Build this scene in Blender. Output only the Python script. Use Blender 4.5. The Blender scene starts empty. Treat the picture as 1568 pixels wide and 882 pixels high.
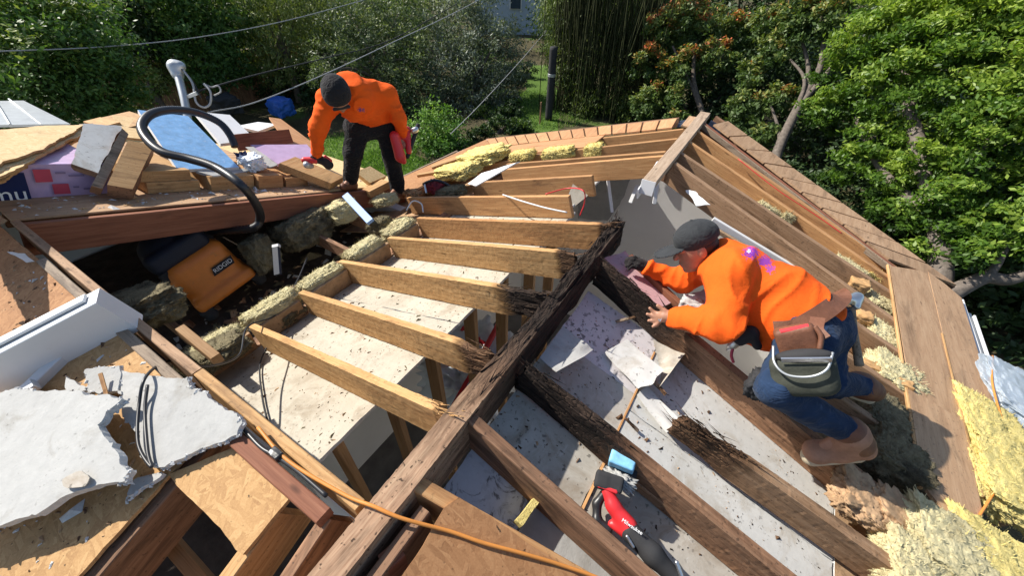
import bpy, math, random
import numpy as np
from mathutils import Vector as V, Matrix
rnd = random.Random(7)
SC = bpy.context.scene
COL = SC.collection
R = math.radians

# ---------------------------------------------------------------- camera, sky, sun, exposure
cam = bpy.data.cameras.new('camera'); co = bpy.data.objects.new('camera', cam); COL.objects.link(co)
cam.sensor_width = 36; cam.lens = 13.959; cam.clip_start = 0.05; cam.clip_end = 600
co.matrix_world = Matrix.Translation((0.572, 0.000, 1.300)) @ Matrix([[0.84707, -0.35886, 0.39205], [0.53121, 0.54773, -0.64639], [0.01723, 0.75579, 0.65459]]).to_4x4()
SC.camera = co
SUN_EL, SUN_AZ = R(43), R(9)                        # height; swing of the light from +X towards +Y
SUN_DIR = V((math.cos(SUN_EL)*math.cos(SUN_AZ), math.cos(SUN_EL)*math.sin(SUN_AZ), -math.sin(SUN_EL)))
w = bpy.data.worlds.new('World'); SC.world = w; w.use_nodes = True
nt = w.node_tree; bg = nt.nodes['Background']
sky = nt.nodes.new('ShaderNodeTexSky'); sky.sky_type = 'NISHITA'; sky.sun_disc = False
sky.sun_elevation = SUN_EL
sky.sun_rotation = math.atan2(-SUN_DIR.x, -SUN_DIR.y)   # compass heading of the sun
nt.links.new(sky.outputs[0], bg.inputs[0]); bg.inputs[1].default_value = 0.095
sl = bpy.data.lights.new('sun', 'SUN'); sl.energy = 4.6; sl.angle = R(0.53); sl.color = (1.0, 0.95, 0.86)
so = bpy.data.objects.new('sun', sl); COL.objects.link(so)
so.rotation_euler = SUN_DIR.to_track_quat('-Z', 'Y').to_euler(); so.location = (-8, -2, 9)
SC.view_settings.view_transform = 'Standard'; SC.view_settings.look = 'None'
SC.view_settings.exposure = 0.72; SC.view_settings.gamma = 1.0; SC.view_settings.use_curve_mapping = False

# ---------------------------------------------------------------- helpers
S = math.tan(R(18.4)); GZ = -3.9
WM = {}
def tag(o, label, cat, group=None, kind=None):
    if label: o['label'] = label
    if cat: o['category'] = cat
    if group: o['group'] = group
    if kind: o['kind'] = kind
    return o
def obj(name, me, mats, parent=None, M=None):
    o = bpy.data.objects.new(name, me); COL.objects.link(o)
    if me is not None:
        for m in (mats if isinstance(mats, (list, tuple)) else [mats]): me.materials.append(m)
    M = M or Matrix.Identity(4)
    if parent is not None:
        o.parent = parent; o.matrix_parent_inverse = WM[parent.name].inverted()
    o.matrix_basis = M; WM[o.name] = M
    return o
def empty(name, loc, label=None, cat=None, group=None):
    return tag(obj(name, None, [], None, Matrix.Translation(loc)), label, cat, group)
def mesh(name, verts, faces, smooth=False, mi=None):
    me = bpy.data.meshes.new(name)
    me.from_pydata([tuple(map(float, v)) for v in verts], [], [tuple(map(int, f)) for f in faces]); 
    if mi is not None: me.polygons.foreach_set('material_index', np.asarray(mi, dtype=np.int32))
    if smooth: me.polygons.foreach_set('use_smooth', np.ones(len(me.polygons), dtype=bool))
    me.update(); return me
def npmesh(name, v, f, smooth=True, mi=None):
    """v (N,3), f (K,3 or 4) arrays"""
    me = bpy.data.meshes.new(name); v = np.asarray(v, np.float32); f = np.asarray(f, np.int32); k = f.shape[1]
    me.vertices.add(len(v)); me.vertices.foreach_set('co', v.ravel())
    me.loops.add(f.size); me.loops.foreach_set('vertex_index', f.ravel())
    me.polygons.add(len(f)); me.polygons.foreach_set('loop_start', np.arange(0, f.size, k, dtype=np.int32))
    if mi is not None: me.polygons.foreach_set('material_index', np.asarray(mi, np.int32))
    me.polygons.foreach_set('use_smooth', np.full(len(f), smooth, dtype=bool))
    me.update(calc_edges=True); me.validate(); return me
def vnoise(p, seed=0):
    p = np.asarray(p, float); i = np.floor(p).astype(np.int64); f = p - i; f = f*f*(3-2*f)
    def h(a, b, c):
        n = (a*374761393 + b*668265263 + c*1274126177 + seed*974634777) & 0xffffffff
        n = ((n ^ (n >> 13))*1274126177) & 0xffffffff
        n = ((n ^ (n >> 16))*2246822519) & 0xffffffff
        return ((n ^ (n >> 15)) & 0xffff)/32767.5 - 1
    r = 0
    for dx in (0, 1):
        for dy in (0, 1):
            for dz in (0, 1):
                wgt = (f[:, 0] if dx else 1-f[:, 0])*(f[:, 1] if dy else 1-f[:, 1])*(f[:, 2] if dz else 1-f[:, 2])
                r = r + wgt*h(i[:, 0]+dx, i[:, 1]+dy, i[:, 2]+dz)
    return r
def frame(o, x, up=(0, 0, 1)):
    x = V(x).normalized(); y = V(up).cross(x)
    if y.length < 1e-4: y = V((0, 1, 0)).cross(x)
    y.normalize(); z = x.cross(y)
    M = Matrix((x, y, z)).transposed().to_4x4(); M.translation = V(o); return M
SEED = [100]
def nseed():
    SEED[0] += 1; return SEED[0]
def board(name, p0, p1, w, h, m, parent=None, up=(0, 0, 1), warp=.003, ch=.003, rot0=0, rot1=0, m2=None, amt=.75, slivers=0, jag=0.0, ret=False):
    """sawn timber: p0-p1 is the centreline of its top face. rot0 / rot1: length of rotted wood at either end"""
    p0, p1 = V(p0), V(p1); L = (p1-p0).length; sd = nseed()
    rough = rot0 > 0 or rot1 > 0 or jag > 0
    if rough:
        nx = max(8, int(L/.014)); a, b = max(6, int(w/.008)), max(8, int(h/.010))
    else:
        nx = max(2, int(L/.3)); a, b = 1, 1
    per = []
    hw = w/2
    def side(x0, y0, x1, y1, n):
        for i in range(n): t = i/n; per.append((x0+(x1-x0)*t, y0+(y1-y0)*t))
    if rough:
        side(-hw, 0, hw, 0, a); side(hw, 0, hw, -h, b); side(hw, -h, -hw, -h, a); side(-hw, -h, -hw, 0, b)
    else:
        c = min(ch, w*.2, h*.2)
        per = [(-hw+c, 0), (hw-c, 0), (hw, -c), (hw, -h+c), (hw-c, -h), (-hw+c, -h), (-hw, -h+c), (-hw, -c)]
    per = np.array(per); m_ = len(per)
    xs = np.linspace(0, L, nx+1)
    X = np.repeat(xs, m_); YZ = np.tile(per, (nx+1, 1))
    P = np.column_stack([X, YZ])
    # slow warp of the whole stick
    q = np.column_stack([xs*1.1+sd*3.7, xs*0, xs*0]); wy = vnoise(q, sd)*warp; wz = vnoise(q+9.3, sd)*warp
    P[:, 1] += np.repeat(wy, m_); P[:, 2] += np.repeat(wz, m_)
    mi = None
    if rough:
        r = np.zeros_like(X)
        if rot1: r = np.maximum(r, np.clip((X-(L-rot1))/rot1, 0, 1))
        if rot0: r = np.maximum(r, np.clip((rot0-X)/rot0, 0, 1))
        r = np.clip(r*2.2, 0, 1)*np.clip(.55+r, 0, 1)
        c = np.array([0, -h*.55])
        n1 = vnoise(P*np.array([7, 55, 55])+sd, sd)*.5+.5; n2 = vnoise(P*np.array([25, 120, 120]), sd+1)*.5+.5
        n3 = vnoise(P*np.array([3, 12, 12])+5, sd+2)*.5+.5
        sh = r*amt*np.clip(n1*.55+n2*.35*n3+n3*.25-.22, 0, .95)
        P[:, 1] = c[0]+(P[:, 1]-c[0])*(1-sh*.9); P[:, 2] = c[1]+(P[:, 2]-c[1])*(1-sh*.9)
        P[:, 0] += r*(n1-.5)*.05
        if jag:
            e = np.clip((X-(L-jag))/jag, 0, 1); P[:, 0] -= e*(vnoise(P*np.array([0, 70, 30]), sd+5)*.5+.5)*jag
        P += (vnoise(P*60, sd+3)*.0012)[:, None]
    F = []
    idx = np.arange((nx+1)*m_).reshape(nx+1, m_)
    A = idx[:-1]; B = np.roll(idx, -1, 1)
    Q = np.stack([A, np.roll(A, -1, 1), np.roll(idx[1:], -1, 1), idx[1:]], -1).reshape(-1, 4)
    faces = [tuple(q) for q in Q[:, ::-1]]
    mi = [0]*len(faces)
    if rough and m2 is not None:
        rf = r.reshape(nx+1, m_)[:-1].ravel(); ns = vnoise(P[Q[:, 0]]*np.array([6, 25, 25]), sd+6)
        mi = [1 if (rr > .22+.2*nn) else 0 for rr, nn in zip(rf, ns)]
    verts = [tuple(v) for v in P]
    faces.append(tuple(idx[0])); faces.append(tuple(idx[-1][::-1])); mi += [1 if (m2 and rot0) else 0, 1 if (m2 and rot1) else 0]
    rr_ = random.Random(sd)
    for k in range(slivers):
        end = rot1 if rot1 else rot0
        x = (L - rr_.random()**1.4*end) if rot1 else rr_.random()**1.4*end
        y = rr_.uniform(-hw, hw); z = -rr_.random()**2*h*.8+.004
        l = rr_.uniform(.03, .13); t = rr_.uniform(.002, .006); dy, dz = rr_.uniform(-.25, .25)*l, rr_.uniform(-.05, .35)*l
        s = 1 if rr_.random() < .6 else -1; b0 = len(verts)
        verts += [(x, y-t, z), (x, y+t, z), (x, y, z+t*1.4), (x+s*l, y+dy, z+dz)]
        faces += [(b0, b0+1, b0+3), (b0+1, b0+2, b0+3), (b0+2, b0, b0+3), (b0, b0+2, b0+1)]; mi += [1 if m2 else 0]*4
    if m2:                                          # sound and rotten wood fade into each other along the stick
        me = mesh(name, verts, faces, False)
        at = me.attributes.new('rot', 'FLOAT', 'POINT'); val = np.ones(len(verts), np.float32); rr2 = np.zeros(len(P))
        if rot1: rr2 = np.maximum(rr2, (X-(L-rot1*1.25))/(rot1*1.25))
        if rot0: rr2 = np.maximum(rr2, (rot0*1.25-X)/(rot0*1.25))
        val[:len(P)] = np.clip(rr2*1.6, 0, 1)*.8+.45*np.clip(sh, 0, 1); at.data.foreach_set('value', val)
        return obj(name, me, rotblend(m, m2), parent, frame(p0, p1-p0, up))
    return obj(name, mesh(name, verts, faces, False, None), m, parent, frame(p0, p1-p0, up))
def tox(p0, p1, x):
    t = (x-p0[0])/(p1[0]-p0[0]); return tuple(a+(b-a)*t for a, b in zip(p0, p1))
def along(p0, p1, t): return tuple(a+(b-a)*t for a, b in zip(p0, p1))
def slab(name, pts, t, m, parent=None, jag=0.0, step=.03, edge=None, xdir=None, bulge=0.0, jagsides=None):
    """a sheet cut to an outline; the points are its upper face, t its thickness below that. jag roughens the outline"""
    pts = [V(p) for p in pts]; sd = nseed()
    n = V((0, 0, 0))
    c = sum(pts, V((0, 0, 0)))/len(pts)
    for i in range(len(pts)): n += (pts[i]-c).cross(pts[(i+1) % len(pts)]-c)
    n.normalize()
    if n.z < 0: pts = pts[::-1]; n = -n
    x = V(xdir) if xdir else (pts[1]-pts[0])
    x = (x - n*x.dot(n)).normalized()
    M = frame(c, x, n); Mi = M.inverted()
    lp = [Mi @ p for p in pts]; out = []
    for i, a in enumerate(lp):
        b = lp[(i+1) % len(lp)]; L = (b-a).length
        k = max(1, int(L/step)) if jag else 1
        d = V((b.y-a.y, a.x-b.x, 0)).normalized()
        for j in range(k):
            p = a.lerp(b, j/k)
            if jag and j:
                q = np.array([[p.x*9, p.y*9, sd], [p.x*38, p.y*38, sd+4]]); nn = vnoise(q, sd)
                p = p + d*float(jag*(nn[0]+.55*nn[1]))
            out.append((p.x, p.y))
    k = len(out); verts = [(x_, y_, 0) for x_, y_ in out]; inset = .25*t if jag else 0
    rr_ = random.Random(sd)
    for x_, y_ in out:
        s = (1 + rr_.uniform(-.5, 1)*jag*.6) if jag else 1
        verts.append((x_*s, y_*s, -t))
    faces = [tuple(range(k)), tuple(range(2*k-1, k-1, -1))] + [(i, k+i, k+(i+1) % k, (i+1) % k) for i in range(k)]
    me = mesh(name, verts, faces, False, [0, 0]+[1 if edge else 0]*k)
    return obj(name, me, [m]+([edge] if edge else []), parent, M)
def catmull(pts, n=10):
    P = [np.array(p, float) for p in pts]; P = [2*P[0]-P[1]]+P+[2*P[-1]-P[-2]]; o = []
    for i in range(1, len(P)-2):
        a, b, c, d = P[i-1:i+3]
        for t in np.arange(n)/n:
            o.append(.5*((2*b)+(-a+c)*t+(2*a-5*b+4*c-d)*t*t+(-a+3*b-3*c+d)*t**3))
    o.append(P[-2]); return np.array(o)
def tubemesh(name, pts, r, n=10, ring=8, ribs=0, smooth=True):
    P = catmull(pts, n) if n > 1 else np.array(pts, float); k = len(P)
    T = np.gradient(P, axis=0); T /= np.linalg.norm(T, axis=1)[:, None]+1e-9
    rr_ = np.interp(np.linspace(0, 1, k), np.linspace(0, 1, len(r)), r) if isinstance(r, (list, tuple)) else np.full(k, r)
    if ribs: rr_ = rr_*(1+.07*((np.arange(k) % 2)*2-1))
    u = np.cross(T[0], [0, 0, 1.]);
    if np.linalg.norm(u) < .1: u = np.cross(T[0], [1., 0, 0])
    vs = []
    for i in range(k):
        u = u-T[i]*(u@T[i]); u /= np.linalg.norm(u); b = np.cross(T[i], u)
        a = np.arange(ring)*2*np.pi/ring
        vs.append(P[i]+rr_[i]*(np.cos(a)[:, None]*u+np.sin(a)[:, None]*b))
    vs = np.concatenate(vs); idx = np.arange(k*ring).reshape(k, ring)
    Q = np.stack([idx[:-1], np.roll(idx[:-1], -1, 1), np.roll(idx[1:], -1, 1), idx[1:]], -1).reshape(-1, 4)
    fs = [tuple(q) for q in Q]+[tuple(idx[0][::-1]), tuple(idx[-1])]
    return mesh(name, vs, fs, smooth)
def tube(name, pts, r, m, parent=None, n=10, ring=8, ribs=0):
    c = np.array(pts[0], float); me = tubemesh(name, [np.array(p)-c for p in pts], r, n, ring, ribs)
    return obj(name, me, m, parent, Matrix.Translation(c))
def cubesphere(n):
    vs, fs = [], []; 
    for ax in range(3):
        for s in (-1, 1):
            b = len(vs); g = np.linspace(-1, 1, n+1)
            for i in g:
                for j in g:
                    v = [0, 0, 0]; v[ax] = s; v[(ax+1) % 3] = i; v[(ax+2) % 3] = j*s; vs.append(v)
            for i in range(n):
                for j in range(n):
                    a = b+i*(n+1)+j; fs.append((a, a+n+1, a+n+2, a+1))
    vs = np.array(vs); key = np.round(vs*1e4).astype(int); _, first, inv = np.unique(key, axis=0, return_index=True, return_inverse=True)
    return vs[first], inv.ravel()[np.array(fs)]
CS = {n: cubesphere(n) for n in (10, 18, 26, 44)}
def lump(name, c, size, m, parent=None, xdir=(1, 0, 0), up=(0, 0, 1), amp=.18, freq=2.2, sq=.55, n=18, fuzz=.05, seed=None, fibres=0):
    """torn wool or crumpled stuff: a soft block with a lumpy, ragged skin"""
    sd = seed or nseed(); v, f = CS[n]
    d = v/np.linalg.norm(v, axis=1)[:, None]; p = d*(1-sq)+v*sq
    q = p*freq+sd*1.7
    k = 1+amp*(vnoise(q, sd)+.5*vnoise(q*2.3, sd+1)+.25*vnoise(q*5, sd+2))+fuzz*vnoise(q*11, sd+3)
    p = p*k[:, None]*np.array(size)/2
    if fibres:                                      # loose strands standing off the wool
        h3 = 1-np.abs(vnoise(p*45, sd+7)); p = p+d*(.006*h3+.004*vnoise(p*110, sd+8))[:, None]
        rg = np.random.default_rng(sd); i = rg.integers(0, len(p), fibres); a = p[i]
        t = rg.normal(size=(fibres, 3)); t = t*.9+d[i]*.35; t /= np.linalg.norm(t, axis=1)[:, None]; l = rg.uniform(.006, .022, (fibres, 1)); s_ = np.cross(t, d[i]+.01); s_ /= np.linalg.norm(s_, axis=1)[:, None]; w_ = .0016
        q4 = np.stack([a-s_*w_, a+s_*w_, a+t*l+d[i]*.006+s_*w_*.5, a+t*l+d[i]*.006-s_*w_*.5], 1).reshape(-1, 3)
        f = np.concatenate([f, len(p)+np.arange(4*fibres).reshape(-1, 4)]); p = np.concatenate([p, q4])
    return obj(name, npmesh(name, p, f), m, parent, frame(c, xdir, up))
def textmesh(name, s, size, m, parent, M, extrude=.0012):
    cu = bpy.data.curves.new(name, 'FONT'); cu.body = s; cu.size = size; cu.extrude = extrude; cu.align_x = 'CENTER'; cu.align_y = 'CENTER'
    t = bpy.data.objects.new(name+'_tmp', cu); COL.objects.link(t)
    dg = bpy.context.evaluated_depsgraph_get(); me = bpy.data.meshes.new_from_object(t.evaluated_get(dg)); me.name = name
    bpy.data.objects.remove(t); me.materials.clear()
    return obj(name, me, m, parent, M)
# signed-distance solids: a list of round cones, ellipsoids and boxes melted together, meshed by surface nets
def sd_eval(prims, p, k):
    d = None
    for pr in prims:
        if pr[0] == 'c':
            a, b = np.array(pr[1]), np.array(pr[2]); ab = b-a; t = np.clip(((p-a)@ab)/max(ab@ab, 1e-9), 0, 1)
            e = np.linalg.norm(p-a-t[:, None]*ab, axis=1)-(pr[3]+(pr[4]-pr[3])*t)
        elif pr[0] == 'e':
            q = (p-np.array(pr[1]))@np.array(pr[3]) if len(pr) > 3 and pr[3] is not None else p-np.array(pr[1])
            r = np.array(pr[2]); k0 = np.linalg.norm(q/r, axis=1); k1 = np.linalg.norm(q/(r*r), axis=1); e = k0*(k0-1)/np.maximum(k1, 1e-6)
        else:
            q = (p-np.array(pr[1]))@np.array(pr[3]) if pr[3] is not None else p-np.array(pr[1])
            rd = pr[4]; q = np.abs(q)-(np.array(pr[2])-rd)
            e = np.linalg.norm(np.maximum(q, 0), axis=1)+np.minimum(q.max(1), 0)-rd
        if d is None: d = e
        else:
            kk = pr[-1] if isinstance(pr[-1], str) else None
            h = np.clip(.5+.5*(d-e)/k, 0, 1); d = d*(1-h)+e*h-k*h*(1-h)
    return d
def sdf(name, prims, h, m, parent=None, k=.03, fn=None, pad=.05, M=None):
    lo, hi = np.full(3, 1e9), np.full(3, -1e9)
    for pr in prims:
        if pr[0] == 'c':
            for c, r in ((pr[1], pr[3]), (pr[2], pr[4])): lo = np.minimum(lo, np.array(c)-r); hi = np.maximum(hi, np.array(c)+r)
        else:
            r = np.linalg.norm(pr[2]); lo = np.minimum(lo, np.array(pr[1])-r); hi = np.maximum(hi, np.array(pr[1])+r)
    lo -= pad; hi += pad; B = 12
    nb = np.ceil((hi-lo)/(h*B)).astype(int); N = nb*B
    f = lambda p: (fn(p, sd_eval(prims, p, k)) if fn else sd_eval(prims, p, k))
    g = np.stack(np.meshgrid(*[np.arange(x) for x in nb], indexing='ij'), -1).reshape(-1, 3)
    cv = f(lo+(g+.5)*B*h); act = np.abs(cv) < B*h*.87*1.35+.02
    vals = np.repeat(np.repeat(np.repeat(cv.reshape(nb), B, 0), B, 1), B, 2).astype(np.float32)
    off = np.stack(np.meshgrid(*[np.arange(B)]*3, indexing='ij'), -1).reshape(-1, 3)
    ai = g[act]; ids = (ai[:, None]*B+off).reshape(-1, 3)
    vals[ids[:, 0], ids[:, 1], ids[:, 2]] = f(lo+ids*h)
    s = vals < 0
    cells = np.zeros(N-1, np.int8)
    for dx in (0, 1):
        for dy in (0, 1):
            for dz in (0, 1): cells += s[dx:N[0]-1+dx, dy:N[1]-1+dy, dz:N[2]-1+dz]
    on = (cells > 0) & (cells < 8); ci = np.argwhere(on); vid = np.full(N-1, -1, np.int64); vid[on] = np.arange(len(ci))
    acc = np.zeros((len(ci), 3)); cnt = np.zeros(len(ci))
    cr = [(a, b, c) for a in (0, 1) for b in (0, 1) for c in (0, 1)]
    for a in cr:
        for ax in range(3):
            if a[ax]: continue
            b = list(a); b[ax] = 1
            va = vals[ci[:, 0]+a[0], ci[:, 1]+a[1], ci[:, 2]+a[2]]; vb = vals[ci[:, 0]+b[0], ci[:, 1]+b[1], ci[:, 2]+b[2]]
            mk = (va < 0) != (vb < 0); t = np.where(mk, va/np.where(mk, va-vb, 1), 0)
            e = np.tile(np.array(a, float), (len(ci), 1)); e[:, ax] = t
            acc[mk] += e[mk]; cnt[mk] += 1
    vert = lo+(ci+acc/np.maximum(cnt, 1)[:, None])*h
    F = []
    for ax in range(3):
        u, v_ = (ax+1) % 3, (ax+2) % 3
        sl = [slice(None)]*3; sl2 = [slice(None)]*3; sl[ax] = slice(0, N[ax]-1); sl2[ax] = slice(1, N[ax])
        ch = np.argwhere(s[tuple(sl)] != s[tuple(sl2)])
        ch = ch[(ch[:, u] > 0) & (ch[:, v_] > 0) & (ch[:, u] < N[u]-1) & (ch[:, v_] < N[v_]-1)]
        if not len(ch): continue
        ins = s[ch[:, 0], ch[:, 1], ch[:, 2]]; q = []
        for du, dv in ((-1, -1), (0, -1), (0, 0), (-1, 0)):
            c = ch.copy(); c[:, u] += du; c[:, v_] += dv; q.append(vid[c[:, 0], c[:, 1], c[:, 2]])
        q = np.stack(q, -1); q = np.where(ins[:, None], q, q[:, ::-1]); F.append(q[(q >= 0).all(1)])
    F = np.concatenate(F)
    return obj(name, npmesh(name, vert, F), m, parent, M)
def rotm(x, up=(0, 0, 1)): return np.array(frame((0, 0, 0), x, up).to_3x3())

# ---------------------------------------------------------------- materials (all procedural)
class NT:
    def __init__(s, name):
        s.m = bpy.data.materials.new(name); s.m.use_nodes = True; s.t = s.m.node_tree; s.b = s.t.nodes['Principled BSDF']; s.co = None
    def n(s, typ, **kw):
        o = s.t.nodes.new('ShaderNode'+typ)
        for k, v in kw.items():
            if k.startswith('_'): o.inputs[k[1:].replace('_', ' ')].default_value = v
            else: setattr(o, k, v)
        return o
    def l(s, a, b): s.t.links.new(a, b)
    def coord(s, scale=(1, 1, 1), shift=True):
        tc = s.n('TexCoord'); mp = s.n('Mapping'); mp.inputs['Scale'].default_value = scale
        s.l(tc.outputs['Object'], mp.inputs['Vector'])
        if shift:
            oi = s.n('ObjectInfo'); mu = s.n('Math', operation='MULTIPLY'); mu.inputs[1].default_value = 37.0
            s.l(oi.outputs['Random'], mu.inputs[0]); s.l(mu.outputs[0], mp.inputs['Location'])
        return mp.outputs[0]
    def noise(s, co, scale, detail=4, rough=.6, dist=0.0):
        o = s.n('TexNoise', _Scale=scale, _Detail=detail, _Roughness=rough, _Distortion=dist); s.l(co, o.inputs['Vector']); return o.outputs[0]
    def ramp(s, f, stops):
        r = s.n('ValToRGB'); e = r.color_ramp.elements
        while len(e) < len(stops): e.new(.5)
        for x, (p, c) in zip(e, stops): x.position = p; x.color = (*c, 1) if not isinstance(c, (int, float)) else (c, c, c, 1)
        s.l(f, r.inputs[0]); return r.outputs[0]
    def mix(s, f, a, b, mode='MIX'):
        o = s.n('MixRGB', blend_type=mode)
        for i, x in ((0, f), (1, a), (2, b)):
            if hasattr(x, 'node'): s.l(x, o.inputs[i])
            else: o.inputs[i].default_value = x if i == 0 else (*x, 1)
        return o.outputs[0]
    def bump(s, f, strength=.4, dist=.004):
        b = s.n('Bump', _Strength=strength, _Distance=dist); s.l(f, b.inputs['Height']); s.l(b.outputs[0], s.b.inputs['Normal'])
    def vary(s, col, amt=.25):
        oi = s.n('ObjectInfo'); mr = s.n('MapRange'); mr.inputs[3].default_value = 1-amt; mr.inputs[4].default_value = 1+amt
        s.l(oi.outputs['Random'], mr.inputs[0]); h = s.n('HueSaturation'); s.l(mr.outputs[0], h.inputs['Value']); s.l(col, h.inputs['Color']); return h.outputs[0]
    def out(s, col, rough=.8, spec=.3):
        if hasattr(col, 'node'): s.l(col, s.b.inputs['Base Color'])
        else: s.b.inputs['Base Color'].default_value = (*col, 1)
        s.b.inputs['Roughness'].default_value = rough; s.b.inputs['Specular IOR Level'].default_value = spec; return s.m
def woodcol(s, c0, c1, c2, stain=(.05, .03, .02), stain_at=.66, grain=1.0, rough=.75, bump=.35, vary=.18, specks=0.0):
    co = s.coord((1.6, 26*grain, 26*grain)); co2 = s.coord((1, 1, 1))
    g = s.noise(co, 2.2, 6, .65, .6); fine = s.noise(s.coord((5, 160, 160)), 1.6, 3, .6)
    c = s.ramp(g, [(.32, c0), (.5, c1), (.7, c2)])
    c = s.mix(.35, c, s.ramp(fine, [(.3, c0), (.7, c2)]))
    st = s.noise(s.coord((1.2, 5, 5)), 2.0, 5, .65, .4); c = s.mix(s.ramp(st, [(stain_at-.1, 0), (stain_at+.12, .85)]), c, stain)
    kn = s.n('TexVoronoi', _Scale=3.1); s.l(s.coord((1, 3.2, 3.2)), kn.inputs['Vector'])
    c = s.mix(s.ramp(kn.outputs[0], [(.0, .85), (.06, .5), (.1, 0)]), c, tuple(x*.35 for x in c0))
    if specks:
        v = s.noise(co2, 70, 2, .5); c = s.mix(s.ramp(v, [(.62, 0), (.70, specks)]), c, (.03, .02, .015))
    return s.vary(c, vary), g
WP = {}
def wood(name, *a, **kw):
    s = NT(name); c, g = woodcol(s, *a, **kw); s.bump(g, kw.get('bump', .35), .003); WP[s.m.name] = (a, kw); return s.out(c, kw.get('rough', .75))
RB = {}
def rotblend(m1, m2):
    """sound timber that turns rotten where the stick's rot value rises"""
    k = (m1.name, m2.name)
    if k in RB: return RB[k]
    s = NT(m1.name+'_rotting'); a1, k1 = WP[m1.name]; a2, k2 = WP[m2.name]
    c1, g1 = woodcol(s, *a1, **k1); c2, g2 = woodcol(s, *a2, **k2)
    at = s.n('Attribute'); at.attribute_name = 'rot'
    nz = s.noise(s.coord((3, 22, 22)), 2.0, 5, .7, .5); ad = s.n('Math', operation='MULTIPLY_ADD'); s.l(nz, ad.inputs[0]); ad.inputs[1].default_value = .7; s.l(at.outputs['Fac'], ad.inputs[2])
    c = s.mix(s.ramp(ad.outputs[0], [(.45, 0), (.68, .8)]), c1, tuple(x*.42 for x in a1[0])); c = s.mix(s.ramp(ad.outputs[0], [(.62, 0), (.92, 1)]), c, c2)
    cr = s.n('TexVoronoi', _Scale=1.0); cr.feature = 'DISTANCE_TO_EDGE'; s.l(s.coord((22, 60, 60)), cr.inputs['Vector'])
    rk = s.ramp(ad.outputs[0], [(.6, 0), (.95, 1)]); hb = s.mix(rk, s.mix(.75, g1, (.5, .5, .5)), s.mix(.6, g2, s.ramp(cr.outputs[0], [(0, 0), (.12, 1)]))); s.bump(hb, .9, .006); m = s.out(c, .9, .2); RB[k] = m; return m
def sheet(name, c0, c1, specks=.8, sp_scale=45, stain=(.25, .2, .13), stain_at=.6, rough=.85, spcol=(.03, .022, .015), sp_at=.66, blotch=None, bump=.15):
    s = NT(name); co = s.coord((1, 1, 1))
    big = s.noise(co, 2.3, 6, .65, .5); fine = s.noise(co, 28, 5, .7)
    c = s.mix(s.ramp(big, [(.35, 0), (.65, 1)]), c0, c1)
    c = s.mix(s.ramp(s.noise(co, 4.5, 7, .7, .8), [(stain_at, 0), (stain_at+.16, .8)]), c, stain)
    if blotch: c = s.mix(s.ramp(s.noise(co, 7, 8, .75, 1.2), [(blotch[1], 0), (blotch[1]+.05, .92)]), c, blotch[0])
    m = s.mix(1, s.ramp(s.noise(co, sp_scale, 3, .55), [(sp_at, 0), (sp_at+.05, specks)]), s.ramp(s.noise(co, 3.3, 3, .5), [(.35, .15), (.6, 1)]), 'MULTIPLY')
    c = s.mix(m, c, spcol); c = s.mix(.25, c, s.ramp(fine, [(.25, tuple(x*.55 for x in c0)), (.75, c1)]))
    s.bump(fine, bump, .006); return s.out(c, rough)
def osb(name, dark, mid, light, amt=.15):
    """pressed strand board: short flakes lying three ways"""
    s = NT(name); a = s.coord((1, 1, 1)); cs = []
    for ang, scale in ((8, (15, 85, 40)), (68, (17, 80, 40)), (-50, (16, 90, 40))):
        r = s.n('Mapping'); r.inputs['Rotation'].default_value = (0, 0, R(ang)); s.l(a, r.inputs[0])
        mp = s.n('Mapping'); mp.inputs['Scale'].default_value = scale; s.l(r.outputs[0], mp.inputs[0])
        v = s.n('TexVoronoi', _Scale=1.0); s.l(mp.outputs[0], v.inputs['Vector']); g = s.n('RGBToBW'); s.l(v.outputs['Color'], g.inputs[0]); cs.append(g.outputs[0])
    fl = s.mix(s.ramp(s.noise(a, 19, 2, .5), [(.49, 0), (.51, 1)]), cs[0], cs[1]); fl = s.mix(s.ramp(s.noise(a, 23, 2, .5), [(.55, 0), (.57, 1)]), fl, cs[2])
    c = s.ramp(fl, [(.05, dark), (.5, mid), (.95, light)])
    c = s.mix(.35, c, s.ramp(s.noise(s.coord((60, 60, 60)), 3, 3, .7), [(.3, dark), (.7, light)]))
    c = s.mix(s.ramp(s.noise(a, 2.6, 6, .7), [(.56, 0), (.78, .6)]), c, tuple(x*.55 for x in dark))
    c = s.mix(s.ramp(s.noise(a, 42, 2, .5), [(.70, 0), (.75, .9)]), c, (.035, .022, .012))
    c = s.vary(c, amt); s.bump(fl, .3, .003); return s.out(c, .8)
def plain(name, c, rough=.5, spec=.5, metal=0.0, var=.12, nscale=9, bump=0.0, dirt=None):
    s = NT(name); co = s.coord((1, 1, 1)); n = s.noise(co, nscale, 5, .65)
    col = s.ramp(n, [(.3, tuple(x*(1-var) for x in c)), (.7, tuple(min(1, x*(1+var)) for x in c))])
    if dirt: col = s.mix(s.ramp(s.noise(co, nscale*1.7, 6, .7, .5), [(dirt[1], 0), (dirt[1]+.2, .8)]), col, dirt[0])
    if bump: s.bump(s.noise(co, nscale*5, 4, .6), bump, .004)
    s.b.inputs['Metallic'].default_value = metal
    return s.out(col, rough, spec)
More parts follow.
